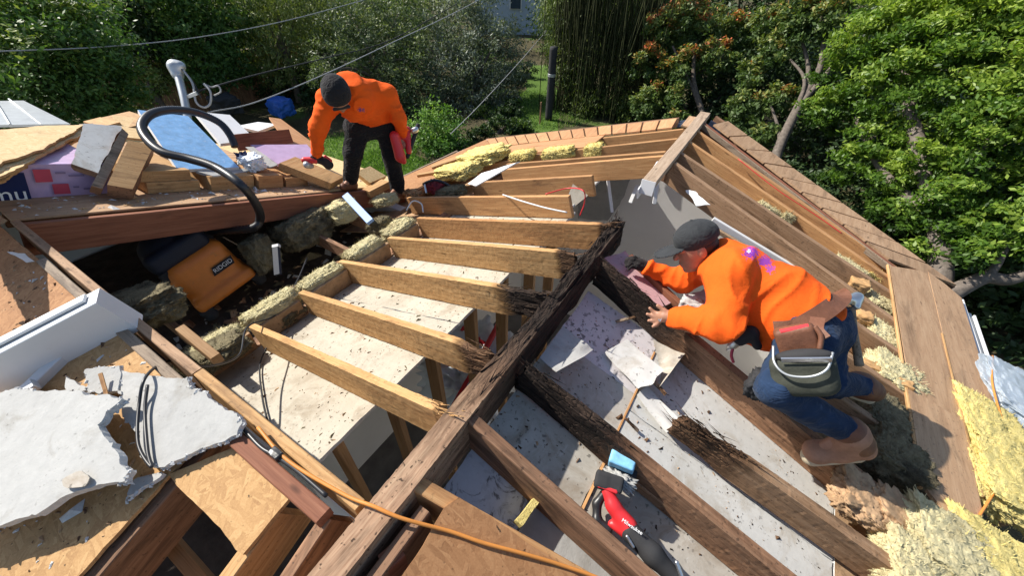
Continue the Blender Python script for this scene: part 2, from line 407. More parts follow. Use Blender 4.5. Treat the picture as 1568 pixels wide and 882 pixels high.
def wool(name, c0, c1, dirt, at=.55, scale=16):
    s = NT(name); co = s.coord((1, 1, 1)); n = s.noise(co, scale, 8, .75, .8); f = s.noise(co, 90, 4, .8)
    c = s.ramp(n, [(.3, c0), (.7, c1)]); c = s.mix(.4, c, s.ramp(f, [(.3, tuple(x*.6 for x in c0)), (.7, c1)]))
    c = s.mix(s.ramp(s.noise(co, 5, 6, .7), [(at, 0), (at+.2, .85)]), c, dirt)
    s.bump(s.mix(.5, n, f), .9, .02); m = s.out(c, .95, .1)
    s.b.inputs['Subsurface Weight'].default_value = 0; return m
def cloth(name, c, fold=.5, var=.12, rough=.9, sheen=.2, wear=None):
    s = NT(name); co = s.coord((1, 1, 1), False); n = s.noise(co, 7, 4, .55, .9); wv = s.noise(co, 240, 2, .5)
    col = s.ramp(n, [(.3, tuple(x*(1-var) for x in c)), (.7, tuple(min(1, x*(1+var*.5)) for x in c))])
    if wear: col = s.mix(s.ramp(s.noise(co, 6, 6, .7), [(wear[1], 0), (wear[1]+.15, .8)]), col, wear[0])
    rn = s.n('Math', operation='ABSOLUTE'); sb_ = s.n('Math', operation='SUBTRACT'); sb_.inputs[1].default_value = .5; s.l(s.noise(s.coord((1, 1, 1.6), False), 9, 3, .5, 1.4), sb_.inputs[0]); s.l(sb_.outputs[0], rn.inputs[0])
    s.bump(s.mix(.06, s.ramp(rn.outputs[0], [(0, 0), (.12, .8), (.4, 1)]), wv), fold, .035); s.b.inputs['Sheen Weight'].default_value = sheen*.3
    return s.out(col, rough, .2), s, col
M = {}
M['fir'] = wood('fir_new', (.31, .16, .06), (.45, .26, .11), (.58, .375, .18), stain=(.14, .075, .035), stain_at=.64, vary=.14, specks=.35)
M['fir_far'] = wood('fir_aged', (.30, .14, .055), (.43, .22, .09), (.56, .33, .15), stain=(.13, .06, .03), stain_at=.64, vary=.2, specks=.3)
M['aged'] = wood('aged_timber', (.20, .11, .055), (.33, .195, .11), (.46, .30, .185), stain=(.06, .035, .02), stain_at=.63, specks=.5, vary=.15)
M['brown'] = wood('brown_timber', (.16, .078, .042), (.28, .148, .082), (.40, .235, .14), stain=(.02, .012, .008), stain_at=.6, vary=.22, specks=.6)
M['red'] = wood('red_timber', (.16, .055, .03), (.25, .095, .05), (.32, .14, .08), stain=(.05, .02, .012), stain_at=.68, vary=.12)
M['ridge'] = wood('ridge_timber', (.20, .11, .065), (.36, .22, .14), (.49, .34, .22), stain=(.03, .018, .012), stain_at=.6, vary=.0, specks=.85, bump=.5)
M['grey'] = wood('grey_timber', (.16, .11, .075), (.27, .20, .14), (.38, .30, .22), stain=(.05, .035, .025), stain_at=.62, specks=.5)
M['ridgepale'] = wood('ridge_pale_timber', (.26, .17, .11), (.40, .29, .20), (.52, .40, .29), stain_at=.7, vary=0, specks=.4)
M['rot'] = wood('rotten_wood', (.008, .006, .005), (.034, .022, .016), (.12, .08, .058), stain=(.004, .003, .003), stain_at=.5, grain=2.2, bump=1.0, rough=.9, vary=0)
M['rotbrown'] = wood('rotten_wood_brown', (.03, .015, .009), (.12, .06, .032), (.30, .18, .10), stain=(.012, .007, .005), stain_at=.55, grain=2.2, bump=1.0, rough=.9, vary=0)
M['stud'] = wood('stud_timber', (.26, .14, .06), (.36, .21, .10), (.46, .29, .15), stain_at=.75)
M['osb'] = osb('strand_board', (.31, .165, .068), (.44, .255, .108), (.56, .355, .165))
M['osb_red'] = osb('strand_board_red', (.24, .11, .045), (.35, .17, .073), (.45, .24, .11))
M['osb_pale'] = osb('strand_board_pale', (.50, .32, .14), (.64, .45, .23), (.74, .56, .32))
M['ply'] = wood('old_plywood', (.32, .185, .10), (.43, .265, .15), (.53, .355, .215), stain=(.19, .115, .065), stain_at=.62, grain=.5, vary=.14, specks=.35)
M['ply_red'] = wood('red_plywood', (.36, .17, .075), (.47, .24, .11), (.55, .31, .16), stain=(.2, .09, .04), stain_at=.68, grain=.5, vary=.13)
M['cream'] = sheet('ceiling_back_paper', (.40, .36, .29), (.50, .46, .38), specks=.7, stain=(.26, .205, .145), stain_at=.50, sp_at=.63, sp_scale=60, bump=.35)
M['white_dirty'] = sheet('ceiling_face_specked', (.55, .54, .51), (.66, .65, .62), specks=.75, sp_scale=46, stain=(.37, .31, .23), stain_at=.50, sp_at=.635, blotch=((.33, .25, .17), .62))
M['tan_dirty'] = sheet('ceiling_torn_paper', (.44, .40, .34), (.55, .51, .45), specks=.9, sp_scale=34, stain=(.28, .21, .14), stain_at=.5, sp_at=.61, blotch=((.60, .58, .54), .60))
M['skytinted'] = sheet('mouldy_panel', (.55, .57, .62), (.64, .66, .70), specks=1, sp_scale=20, sp_at=.56, stain=(.3, .27, .25), stain_at=.62, blotch=((.03, .022, .02), .565))  # mould on a white panel; blue sky light in shade put into the base
M['pinkpanel'] = sheet('pink_panel', (.52, .30, .32), (.60, .38, .40), specks=.9, sp_scale=38, sp_at=.62, stain=(.4, .3, .28))
M['mauve'] = sheet('mauve_panel', (.60, .55, .555), (.69, .65, .65), specks=.95, sp_scale=34, sp_at=.585, stain=(.4, .33, .33))
M['gyp'] = sheet('plaster_board', (.36, .355, .34), (.47, .465, .445), specks=.55, sp_at=.655, sp_scale=55, stain=(.27, .245, .205), stain_at=.54, bump=.45, blotch=((.30, .25, .19), .66))
M['gypedge'] = plain('broken_gypsum', (.60, .595, .58), .9, .2, var=.15, nscale=40, bump=.8)
M['paint'] = plain('white_paint', (.68, .68, .68), .5, .4, var=.03, dirt=((.5, .47, .42), .62))
M['wallgrey'] = plain('interior_wall', (.82, .80, .77), .8, .2, var=.04, nscale=3)
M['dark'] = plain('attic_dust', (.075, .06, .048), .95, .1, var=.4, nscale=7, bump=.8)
M['floor'] = plain('room_floor', (.16, .15, .14), .8, .2, var=.3, nscale=4)
M['wool'] = wool('yellow_wool', (.72, .56, .16), (.86, .74, .33), (.42, .31, .12), .62)
M['wool_pale'] = wool('pale_wool', (.60, .52, .27), (.78, .70, .44), (.24, .18, .09), .55)
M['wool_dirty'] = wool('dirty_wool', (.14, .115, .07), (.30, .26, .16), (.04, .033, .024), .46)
M['kraft'] = plain('kraft_paper', (.40, .26, .15), .8, .2, var=.3, nscale=14, bump=.6, dirt=((.10, .06, .035), .55))
M['orange_cord'] = plain('orange_rubber', (.62, .24, .05), .5, .4, var=.12, dirt=((.35, .17, .07), .6))
M['black'] = plain('black_rubber', (.022, .022, .024), .38, .5, var=.2)
M['blackmatt'] = plain('black_matt', (.03, .03, .032), .8, .3, var=.25)
M['grey_cable'] = plain('grey_cable', (.33, .33, .33), .5, .4)
M['vac_orange'] = plain('orange_plastic', (.72, .22, .035), .42, .5, var=.08, dirt=((.35, .16, .06), .6))
M['vac_blue'] = plain('navy_plastic', (.012, .018, .036), .6, .5, var=.15)
M['tool_red'] = plain('red_plastic', (.62, .03, .035), .38, .5, var=.08, dirt=((.3, .05, .04), .66))
M['metal'] = plain('bare_metal', (.62, .62, .62), .3, .5, .9, var=.1)
M['galv'] = plain('grey_metal', (.45, .47, .48), .45, .5, .6, var=.12)
M['bluefilm'] = plain('blue_film', (.23, .44, .72), .28, .6, var=.2, nscale=16, dirt=((.62, .70, .80), .56))
M['bluepaint'] = plain('blue_paint', (.20, .46, .68), .55, .4, var=.25, nscale=22)
M['lightblue'] = plain('pale_blue_board', (.17, .30, .58), .5, .4, var=.1)
M['foam_pink'] = plain('violet_wrap', (.46, .33, .50), .45, .4, var=.12)
M['navy'] = plain('navy_print', (.014, .022, .085), .7, .2, var=.1)
M['redprint'] = plain('red_print', (.48, .05, .09), .5, .4, var=.1)
M['greyprint'] = plain('grey_print', (.22, .16, .26), .6, .3, var=.1)
M['whiteprint'] = plain('white_print', (.8, .8, .8), .6, .3, var=.03)
M['plastic'] = plain('pale_plastic_sheet', (.70, .75, .80), .3, .5, var=.08, nscale=4, bump=.3)
M['skin'] = plain('skin', (.40, .20, .125), .5, .4, var=.1, nscale=30)
M['hair'] = plain('dark_hair', (.018, .014, .012), .6, .4, var=.2)
M['leather'] = plain('brown_leather', (.16, .065, .035), .6, .4, var=.25, nscale=18, bump=.4)
M['suede'] = plain('tan_suede', (.36, .19, .12), .85, .2, var=.2, nscale=20, bump=.4)
M['olive'] = plain('olive_canvas', (.055, .058, .045), .85, .2, var=.25, nscale=16, bump=.4)
M['sole'] = plain('pale_sole', (.50, .42, .30), .8, .2)

# ---------------------------------------------------------------- the opened roof: one house, its timbers and sheets are its parts
house = empty('house', (0, 2.0, GZ), 'low house with its roof stripped to rafters, ridge and ceiling panels', 'house')
K = math.sqrt(1+S*S)
def Lp(x, y, off=0): return (x, y, S*x-off*K)           # a point on the left slope
def Rp(x, y, off=0): return (x, y, -S*x-off*K)          # right slope
def Wp(x, y, off=0): return (x, y, -S*(y-.16)-off*K)    # far slope of the wing
def Np(x, y, off=0): return (x, y, S*(y-.16)-off*K)     # near slope of the wing
RW, RH = .040, .185
# main ridge: sound at the near end, rotted black further on, then gone, then the far stub
board('ridge_beam', (.005, -.42, .004), (.0, 2.26, -.012), .088, .20, M['ridge'], house, rot1=1.62, m2=M['rot'], amt=.62, slivers=170)
fr = board('ridge_beam', (0, 2.86, .004), (0, 4.78, .004), .10, .05, M['ridgepale'], house, warp=.002)
fr['label'] = 'pale far stub of the ridge with a hanging cut end'
board('ridge_beam', (0, 3.33, -.049), (0, 4.7, -.049), .045, .14, M['brown'], house)
slab('end_cap', [(-.058, 3.25, .0), (-.056, 2.80, -.06), (-.058, 2.83, -.15), (-.058, 3.25, -.14)], .008, M['paint'], fr, jag=.008)
board('end_cap', (-.002, 2.852, .003), (-.002, 2.835, -.10), .104, .012, M['paint'], fr, up=(0, -1, .2))
# left slope rafters
LR = [((-0.037, 0.577, -0.012), (-1.773, 0.632, -0.590), 'fir', .07, 'fir', 26), ((-0.084, 0.909, -0.028), (-1.807, 1.014, -0.601), 'fir', .20, 'rotbrown', 18), ((-0.047, 1.362, -0.016), (-1.912, 1.434, -0.636), 'fir', .33, 'rot', 28),
      ((-0.091, 1.778, -0.030), (-1.789, 1.857, -0.595), 'fir', .12, 'rotbrown', 14), ((-0.020, 2.152, -0.007), (-1.808, 2.240, -0.601), 'fir_far', .08, 'rotbrown', 14),
      ((-0.523, 2.638, -0.174), (-2.468, 2.755, -0.821), 'fir_far', 0, None, 0), ((-0.518, 3.071, -0.172), (-1.841, 3.103, -0.612), 'fir_far', 0, None, 0),
      ((-0.062, 3.441, -0.021), (-1.697, 3.462, -0.564), 'fir_far', 0, None, 0), ((-0.074, 3.563, -0.024), (-1.741, 3.639, -0.579), 'fir_far', 0, None, 0), ((-0.065, 3.911, -0.021), (-2.540, 3.929, -0.845), 'fir_far', 0, None, 0), ((-0.063, 4.244, -0.021), (-0.960, 4.295, -0.319), 'fir_far', 0, None, 0)]
for a, b, m, rt, m2, ns in LR:
    board('rafter', b, a, RW, RH, M[m], house, rot1=rt, m2=M[m2] if m2 else None, slivers=ns, amt=.95 if rt > .3 else .7, warp=.005)
board('rafter', (-0.924, 4.028, -0.307), (-2.438, 3.597, -0.811), .03, .09, M['fir_far'], house)
# left ceiling boards, back side up, in three sheets
def lsheet(x0, x1, y0, y1, m, t=.016): return slab('ceiling_panel', [Lp(x0, y0, .19), Lp(x1, y0, .19), Lp(x1, y1, .19), Lp(x0, y1, .19)], t, M[m], house, edge=M['gypedge'], xdir=(1, 0, 0), jag=.004)
lsheet(-1.79, -.525, .175, 1.215, 'cream'); lsheet(-1.79, -.525, 1.22, 2.05, 'cream'); lsheet(-1.79, -.50, 2.055, 2.75, 'cream'); lsheet(-1.79, -.58, 2.76, 4.2, 'gyp')
slab('soffit_panel', [Lp(-3.2, 2.3, .2), Lp(-1.82, 2.3, .2), Lp(-1.82, 4.3, .2), Lp(-2.9, 4.6, .2), Lp(-3.2, 4.6, .2)], .012, M['kraft'], house)
# blocking between the feet of the left rafters, kraft faced
ys = [.19, .635, 1.005, 1.43, 1.87, 2.24]
for y0, y1 in zip(ys, ys[1:]):
    board('blocking', Lp(-1.80, y0+.03, .045), Lp(-1.80, y1-.03, .045), .03, .14, M['kraft'], house, warp=.006)
board('top_plate', (-1.86, .0, -.80), (-1.86, 4.3, -.80), .10, .07, M['brown'], house)
# wing: ridge boards, the last rafter left standing, decks
board('ridge_board', (-.06, .175, .0), (-.98, .175, .0), .038, .16, M['fir'], house, warp=.006)
board('ridge_board', (-.985, .175, .0), (-3.02, .175, .002), .038, .16, M['aged'], house, warp=.006)
board('ledger', (-.12, .095, .012), (-.78, .095, .012), .05, .045, M['red'], house, warp=.004)
board('ledger', (-.80, .105, .006), (-2.4, .12, .006), .04, .03, M['grey'], house, warp=.006)
bm_ = board('rafter', Wp(-2.965, .17, 0), Wp(-2.965, 3.2, 0), .045, .20, M['red'], house, warp=.004)
bm_['label'] = 'red brown rafter along the edge of the remaining deck'
for x in (-3.5, -4.1, -4.7): board('rafter', Wp(x, .2, .02), Wp(x, 3.2, .02), .04, .17, M['brown'], house)
def wdeck(x0, x1, y0, y1, m): return slab('deck_panel', [Wp(x0, y0, -.014), Wp(x1, y0, -.014), Wp(x1, y1, -.014), Wp(x0, y1, -.014)], .013, M[m], house, xdir=(0, 1, 0))
wdeck(-5.3, -3.02, .165, 1.36, 'ply'); wdeck(-5.3, -3.0, 1.37, 2.2, 'ply'); wdeck(-5.3, -3.02, 2.21, 3.3, 'osb_pale')
# near slope of the wing
def ndeck(pts, m): return slab('deck_panel', pts, .013, M[m], house, jag=.006, xdir=(1, 0, 0))
ndeck([Np(-.70, .085, -.012), Np(-1.88, .10, -.012), Np(-1.88, -1.1, -.012), Np(-.70, -1.1, -.012)], 'osb')
ndeck([Np(-1.89, .10, -.012), Np(-3.05, .11, -.012), Np(-3.05, -1.1, -.012), Np(-1.89, -1.1, -.012)], 'osb_red')
ndeck([Np(-3.06, .15, -.012), Np(-5.3, .15, -.012), Np(-5.3, -1.6, -.012), Np(-3.06, -1.6, -.012)], 'ply')
slab('deck_panel', [(-0.708, -0.095, -0.072), (-0.541, 0.105, -0.006), (-0.262, 0.106, -0.005), (-0.275, -0.096, -0.072)], .016, M['osb'], house, jag=.005, xdir=(1, .3, 0))
board('rafter', Np(-.70, .07, .012), Np(-.655, -1.2, .012), .05, .19, M['brown'], house)
board('rafter', Np(-.30, .03, .016), Np(-.27, -1.2, .016), .045, .19, M['fir'], house)
board('rafter', Np(-.135, .10, .016), Np(-.10, -.9, .016), .04, .19, M['brown'], house)
board('ceiling_joist', (-0.919, -0.244, -0.368), (-0.458, -0.252, -0.454), .045, .12, M['stud'], house)
# right slope rafters
R1 = ((0.047, 0.601, -0.015), (0.772, 0.563, -0.257)); R2 = ((0.095, 0.927, -0.032), (1.224, 0.889, -0.407)); R3 = ((0.097, 1.787, -0.032), (1.432, 1.568, -0.476))
board('rafter', R1[0], tox(*R1, 1.83), .045, RH, M['brown'], house, warp=.004)
board('rafter', tox(*R2, 1.83), R2[0], .050, RH, M['brown'], house, rot1=.55, m2=M['rot'], slivers=60, warp=.005, amt=.6)
board('sister_rafter', (0.608, 0.895, -0.329), tox((0.608, 0.895, -0.329), (1.220, 0.890, -0.532), 1.7), .03, .06, M['aged'], house)
board('rafter', tox(*R3, 1.83), R3[0], .050, RH, M['brown'], house, rot1=.62, m2=M['rot'], slivers=70, warp=.003, amt=.55)
R4 = ((0.743, 1.213, -0.247), (1.692, 1.229, -0.563))
o = board('rafter', tox(*R4, 1.83), R4[0], .055, .16, M['aged'], house, rot1=.3, m2=M['rotbrown'], slivers=90, amt=.95); o['label'] = 'broken rafter with a crumbling brown end'
R0 = ((0.034, 0.319, -0.011), (0.166, 0.359, -0.055))
board('rafter', R0[0], tox(R0[0], (0.529, 0.409, -0.176), 1.7), .05, RH, M['fir_far'], house)
board('rafter', Rp(.06, -.06), Rp(1.6, -.1), .045, RH, M['brown'], house)
board('blocking', Rp(.10, .02, .01), Rp(.10, .28, .01), .04, .15, M['brown'], house)
board('blocking', (0.091, 0.106, -0.052), (0.105, 0.163, -0.056), .055, .10, M['red'], house)
board('blocking', Rp(.30, .0, .012), Rp(.29, .30, .012), .04, .15, M['fir_far'], house)
for a, b in (((0.064, 3.354, -0.021), (1.814, 3.032, -0.603)), ((0.050, 3.591, -0.017), (1.832, 3.380, -0.609)), ((0.049, 3.896, -0.016), (1.841, 3.600, -0.613)), ((0.038, 4.221, -0.013), (1.836, 3.845, -0.611))):
    board('rafter', a, tox(a, b, 2.3), .042, RH, M['fir_far' if a[1] > 3.7 else 'aged'], house, warp=.004)
for y, x0 in ((2.70, 1.12), (2.33, 1.1), (1.955, 1.12)):
    board('rafter', Rp(x0, y+.03), Rp(2.3, y-.03), .042, RH, M['aged'], house)
board('ceiling_edge', (0.499, 3.116, -0.271), (1.181, 3.139, -0.498), .03, .05, M['paint'], house)
board('ceiling_edge', (0.504, 3.048, -0.305), (1.150, 3.094, -0.519), .03, .03, M['kraft'], house)
# near right deck sheet with the orange cord over it
slab('deck_panel', [(0.170, 0.365, -0.044), (0.853, 0.449, -0.271), (0.168, -0.022, -0.043), (0.160, 0.233, -0.041), (0.152, 0.313, -0.038)], .014, M['osb_red'], house, jag=.006, xdir=(1, 0, -S))
# right ceiling panels
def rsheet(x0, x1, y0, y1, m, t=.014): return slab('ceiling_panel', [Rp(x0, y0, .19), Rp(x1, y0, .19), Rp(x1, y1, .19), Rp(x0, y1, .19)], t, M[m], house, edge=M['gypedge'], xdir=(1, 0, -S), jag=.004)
rsheet(.05, .50, .64, .98, 'tan_dirty'); rsheet(.05, .505, 1.0, 1.30, 'tan_dirty'); rsheet(.05, .505, 1.303, 1.72, 'mauve'); rsheet(.51, 1.5, .90, 1.20, 'white_dirty'); rsheet(.51, 1.5, 1.205, 1.68, 'white_dirty'); rsheet(.51, 1.5, .575, .895, 'tan_dirty')
rsheet(.05, .34, .35, .59, 'skytinted'); rsheet(.345, 1.5, .30, .57, 'gyp')
slab('ceiling_panel', [(0.040, 1.939, -0.119), (0.112, 2.116, -0.143), (0.492, 1.966, -0.269), (0.421, 1.811, -0.245)], .014, M['pinkpanel'], house, jag=.006)
board('ceiling_joist', (0.164, 2.060, -0.118), (0.562, 1.935, -0.250), .035, .10, M['red'], house)
slab('foam_strip', [(0.329, 0.463, -0.236), (0.346, 0.584, -0.242), (0.372, 0.588, -0.250), (0.357, 0.462, -0.245)], .04, M['wool'], house, jag=.004, step=.015)
rsheet(1.16, 1.84, 1.70, 3.0, 'kraft'); rsheet(.30, 1.84, 3.36, 4.18, 'kraft'); rsheet(1.51, 2.3, .2, 1.69, 'kraft'); rsheet(1.85, 2.32, 1.70, 4.1, 'kraft')
# curled flaps of ceiling paper and torn strips
def flap(name, pts, lift, m, t=.004):
    a, b, c, d = [np.array(p, float) for p in pts]; n = 12; vs = []; sd = nseed()
    nrm = np.array([S, 0, 1])/K
    for i in range(n+1):
        for j in range(n+1):
            u, v_ = i/n, j/n; p = (a*(1-u)+b*u)*(1-v_)+(d*(1-u)+c*u)*v_
            e = float(vnoise(np.array([[u*3.1, v_*3.1, sd]]), sd)[0]); p = p+nrm*(lift*v_**2*(.8+.5*e)+.004) + (c-b)*.10*e*(v_ > .8)
            vs.append(p)
    f = [(i*(n+1)+j, (i+1)*(n+1)+j, (i+1)*(n+1)+j+1, i*(n+1)+j+1) for i in range(n) for j in range(n)]
    c0 = np.mean(vs, 0); k = len(vs); vs2 = [v-c0 for v in vs]+[v-c0-nrm*t for v in vs]
    f2 = [tuple(reversed(q)) for q in f]+[tuple(x+k for x in q) for q in f]
    return obj(name, mesh(name, vs2, f2, True), M[m], house, Matrix.Translation(c0))
flap('paper_flap', [(0.075, 1.323, -0.151), (0.080, 1.068, -0.132), (0.183, 1.025, -0.135), (0.262, 1.283, -0.193)], .03, 'gyp')
flap('paper_flap', [(0.474, 1.685, -0.347), (0.605, 1.471, -0.391), (0.577, 1.375, -0.382), (0.632, 1.686, -0.400)], .06, 'tan_dirty')
flap('paper_flap', [(0.359, 1.548, -0.288), (0.292, 1.386, -0.276), (0.510, 1.288, -0.328), (0.576, 1.479, -0.339)], .03, 'white_dirty')
flap('paper_flap', [(0.538, 1.376, -0.358), (0.516, 1.288, -0.351), (0.686, 1.184, -0.397), (0.738, 1.288, -0.414)], .03, 'white_dirty')
for a, b, w_ in (((0.382, 1.490, -0.296), (0.643, 1.357, -0.340), .022), ((0.458, 1.554, -0.337), (0.531, 1.496, -0.345), .01), ((0.267, 1.622, -0.263), (0.347, 1.734, -0.273), .016), ((0.618, 1.350, -0.385), (0.701, 1.289, -0.391), .02), ((0.586, 1.124, -0.374), (0.514, 1.124, -0.329), .015)):
    board('torn_lath', a, b, w_, .008, M['grey'], house, rot1=.06, m2=M['rotbrown'], amt=.9)
board('panel_seam', Rp(.508, .60, .185), Rp(.508, .96, .185), .012, .006, M['fir_far'], house)
board('panel_seam', Rp(.507, 1.0, .185), Rp(.507, 1.62, .185), .010, .006, M['fir_far'], house)
# eave and rake of the right slope
E0, E1 = 1.82, 2.40
slab('deck_panel', [Rp(1.825, 3.76, -.012), Rp(2.16, 4.06, -.012), Rp(2.12, 2.39, -.012), Rp(1.825, 2.38, -.012)], .014, M['ply'], house, xdir=(0, 1, 0))
slab('deck_panel', [Rp(2.166, 4.06, -.014), Rp(2.29, 4.02, -.014), Rp(2.41, 3.94, -.014), Rp(2.37, 2.66, -.014), Rp(2.128, 2.63, -.014)], .014, M['ply'], house, xdir=(0, 1, 0))
slab('deck_panel', [Rp(1.81, 2.375, -.016), Rp(2.12, 2.385, -.016), Rp(2.09, 1.78, -.016), Rp(1.985, 1.58, -.016), Rp(1.81, 1.72, -.016)], .016, M['ply'], house, xdir=(0, 1, 0))
slab('deck_panel', [(2.105, 2.636, -0.688), (2.360, 2.859, -0.772), (2.389, 2.692, -0.782)], .016, M['ply_red'], house, xdir=(1, 0, 0))
board('trim_strip', Rp(1.808, 3.76, -.016), Rp(1.80, 1.7, -.018), .014, .02, M['fir'], house)
board('trim_strip', Rp(2.135, 3.2, -.018), Rp(2.115, 1.9, -.02), .012, .012, M['fir'], house)
for i in range(9):                                  # short rake boards of the right slope
    t0, t1 = i/9+.004, (i+1)/9-.004
    a0, a1 = (.13, 4.56), (1.84, 3.88); b0, b1 = (.22, 4.86), (2.42, 4.13)
    f = lambda p, q, t: (p[0]+(q[0]-p[0])*t, p[1]+(q[1]-p[1])*t)
    q = [f(a0, a1, t0), f(a0, a1, t1), f(b0, b1, t1), f(b0, b1, t0)]; z = -.012-rnd.random()*.005
    slab('rake_board', [Rp(x, y, z) for x, y in q], .018, M['ply'], house, xdir=(.1, 1, 0))
board('barge_board', Rp(.02, 4.50, -.002), Rp(1.9, 3.82, -.002), .03, .09, M['red'], house)
board('barge_board', Rp(.05, 4.44, -.004), Rp(1.85, 3.80, -.004), .012, .05, M['grey'], house)
board('barge_board', Rp(.1, 4.90, .01), Rp(2.42, 4.15, .01), .03, .14, M['brown'], house)
for i in range(15):                                 # and of the left slope
    t0, t1 = i/15+.004, (i+1)/15-.004
    a0, a1 = (-0.198, 4.287, -0.053), (-2.533, 4.475, -0.830); b0, b1 = (-0.235, 4.644, -0.066), (-2.988, 5.011, -0.981)
    q = [along(a0, a1, t0), along(a0, a1, t1), along(b0, b1, t1), along(b0, b1, t0)]
    z = rnd.random()*.006
    slab('rake_board', [(x, y, zz+z) for x, y, zz in q], .018, M['ply_red'], house, xdir=(-.1, 1, 0))
slab('deck_panel', [(-2.499, 4.441, -0.821), (-0.899, 4.380, -0.289), (-0.906, 3.944, -0.291), (-2.042, 3.960, -0.669)], .014, M['ply_red'], house, xdir=(1, 0, 0))
slab('deck_panel', [(-3.291, 3.446, -1.082), (-2.988, 5.011, -0.981), (-2.559, 4.512, -0.838), (-2.536, 2.805, -0.831)], .016, M['osb_red'], house, xdir=(0, 1, 0))
board('barge_board', (-2.539, 2.806, -0.840), (-2.517, 4.467, -0.833), .02, .07, M['brown'], house)
board('fascia', (-3.345, 3.461, -1.102), (-3.215, 4.561, -1.059), .03, .05, M['grey'], house)
board('fascia', (-3.121, 4.444, -1.038), (-2.978, 5.048, -0.991), .04, .07, M['paint'], house)
board('barge_board', (-3.062, 5.116, -1.019), (-0.240, 4.734, -0.080), .03, .10, M['brown'], house)
board('ridge_cap', (-0.034, 4.222, 0.003), (-0.039, 4.574, 0.002), .16, .014, M['ply'], house)
for sx in (-1, 1):                                  # dark sheets standing in for the shade in the openings beside the peak
    P_ = Lp if sx < 0 else Rp
    slab('peak_gap_shade', [P_(sx*.07, 4.60, .05), P_(sx*.20, 4.52, .05), P_(sx*.24, 4.80, .05), P_(sx*.07, 4.84, .05)], .01, M['vac_blue'], house)
# the rooms under the roof
def wall(name, p, q, z0, z1, t, m):
    p, q = V((*p, 0)), V((*q, 0)); d = (q-p).normalized(); n = V((-d.y, d.x, 0))*t/2
    vs = [(v+s*n) for v in (p, q) for s in (-1, 1)]; vs = [(v.x, v.y, z) for z in (z0, z1) for v in vs]
    c = np.mean(np.array(vs), 0); vs = [np.array(v)-c for v in vs]
    return obj(name, mesh(name, vs, [(0, 2, 3, 1), (4, 5, 7, 6), (0, 1, 5, 4), (2, 6, 7, 3), (0, 4, 6, 2), (1, 3, 7, 5)]), M[m], house, Matrix.Translation(c))
def gable(name, y, x0, x1, zb, off, t, m):
    pr = [(x0, zb), (x1, zb), (x1, -S*abs(x1)-off), (0, -off), (x0, -S*abs(x0)-off)]
    vs = [(x, dy, z) for dy in (0, t) for x, z in pr]
    return obj(name, mesh(name, vs, [(4, 3, 2, 1, 0), (5, 6, 7, 8, 9)]+[(i, (i+1) % 5, 5+(i+1) % 5, 5+i) for i in range(5)]), M[m], house, Matrix.Translation((0, y, 0)))
gable('inner_wall', 4.20, -1.9, 1.86, -3.0, .205, .1, 'wallgrey')
gable('outer_wall', 4.34, -2.0, 2.0, GZ, .21, .12, 'paint')
wall('outer_wall', (1.93, -3), (1.93, 4.33), GZ, -.86, .1, 'paint')
wall('inner_wall', (1.86, -3), (1.86, 4.19), -3.0, -.84, .02, 'wallgrey')
wall('inner_wall', (-1.85, .26), (-1.85, 4.19), -3.0, -.88, .1, 'wallgrey')
wall('inner_wall', (-.60, .22), (1.84, .22), -3.0, -.5, .06, 'wallgrey')
wall('outer_wall', (-5.2, 2.9), (-1.92, 2.9), GZ, -1.12, .1, 'paint')
pr5 = [(-3, GZ), (2.84, GZ), (2.84, -.97), (.16, -.10), (-3, -1.13)]; vs5 = [(dx, y, z) for dx in (0, .1) for y, z in pr5]
obj('outer_wall', mesh('outer_wall', vs5, [(4, 3, 2, 1, 0), (5, 6, 7, 8, 9)]+[(i, (i+1) % 5, 5+(i+1) % 5, 5+i) for i in range(5)]), M['paint'], house, Matrix.Translation((-5.25, 0, 0)))
slab('room_floor', [(-5.1, -3, -3.0), (1.84, -3, -3.0), (1.84, 4.19, -3.0), (-5.1, 4.19, -3.0)], .1, M['floor'], house)
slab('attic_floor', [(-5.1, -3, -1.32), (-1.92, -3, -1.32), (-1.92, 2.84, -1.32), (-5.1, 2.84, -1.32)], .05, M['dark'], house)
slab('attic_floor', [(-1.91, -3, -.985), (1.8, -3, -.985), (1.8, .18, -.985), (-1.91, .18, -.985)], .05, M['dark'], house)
for y in (.40, 1.75, 2.2): board('attic_joist', (-1.95, y, -.84), (-3.2, y+.03, -.86), .04, .13, M['brown'], house)
board('attic_joist', (-2.103, 0.948, -0.749), (-2.192, 1.596, -0.854), .05, .07, M['brown'], house); board('attic_joist', (-1.844, 1.029, -0.780), (-2.029, 1.750, -0.847), .04, .06, M['grey'], house)
board('attic_joist', (-1.874, 0.341, -0.403), (-1.531, 0.341, -0.439), .05, .07, M['stud'], house)
# stud wall seen through the gap beside the ridge
for y in (.34, .67, 1.0, 1.37, 1.74, 2.14, 2.5): board('stud', (-.575, y, -.41), (-.575, y, -2.98), .09, .038, M['stud'], house, up=(0, -1, 0))
board('sole_plate', (-.575, .26, -2.955), (-.575, 4.1, -2.955), .09, .04, M['stud'], house)
for a, b in ((1.0, 1.37), (1.74, 2.14)): board('stud_block', (-.575, a+.02, -1.55), (-.575, b-.06, -1.55), .085, .04, M['stud'], house)
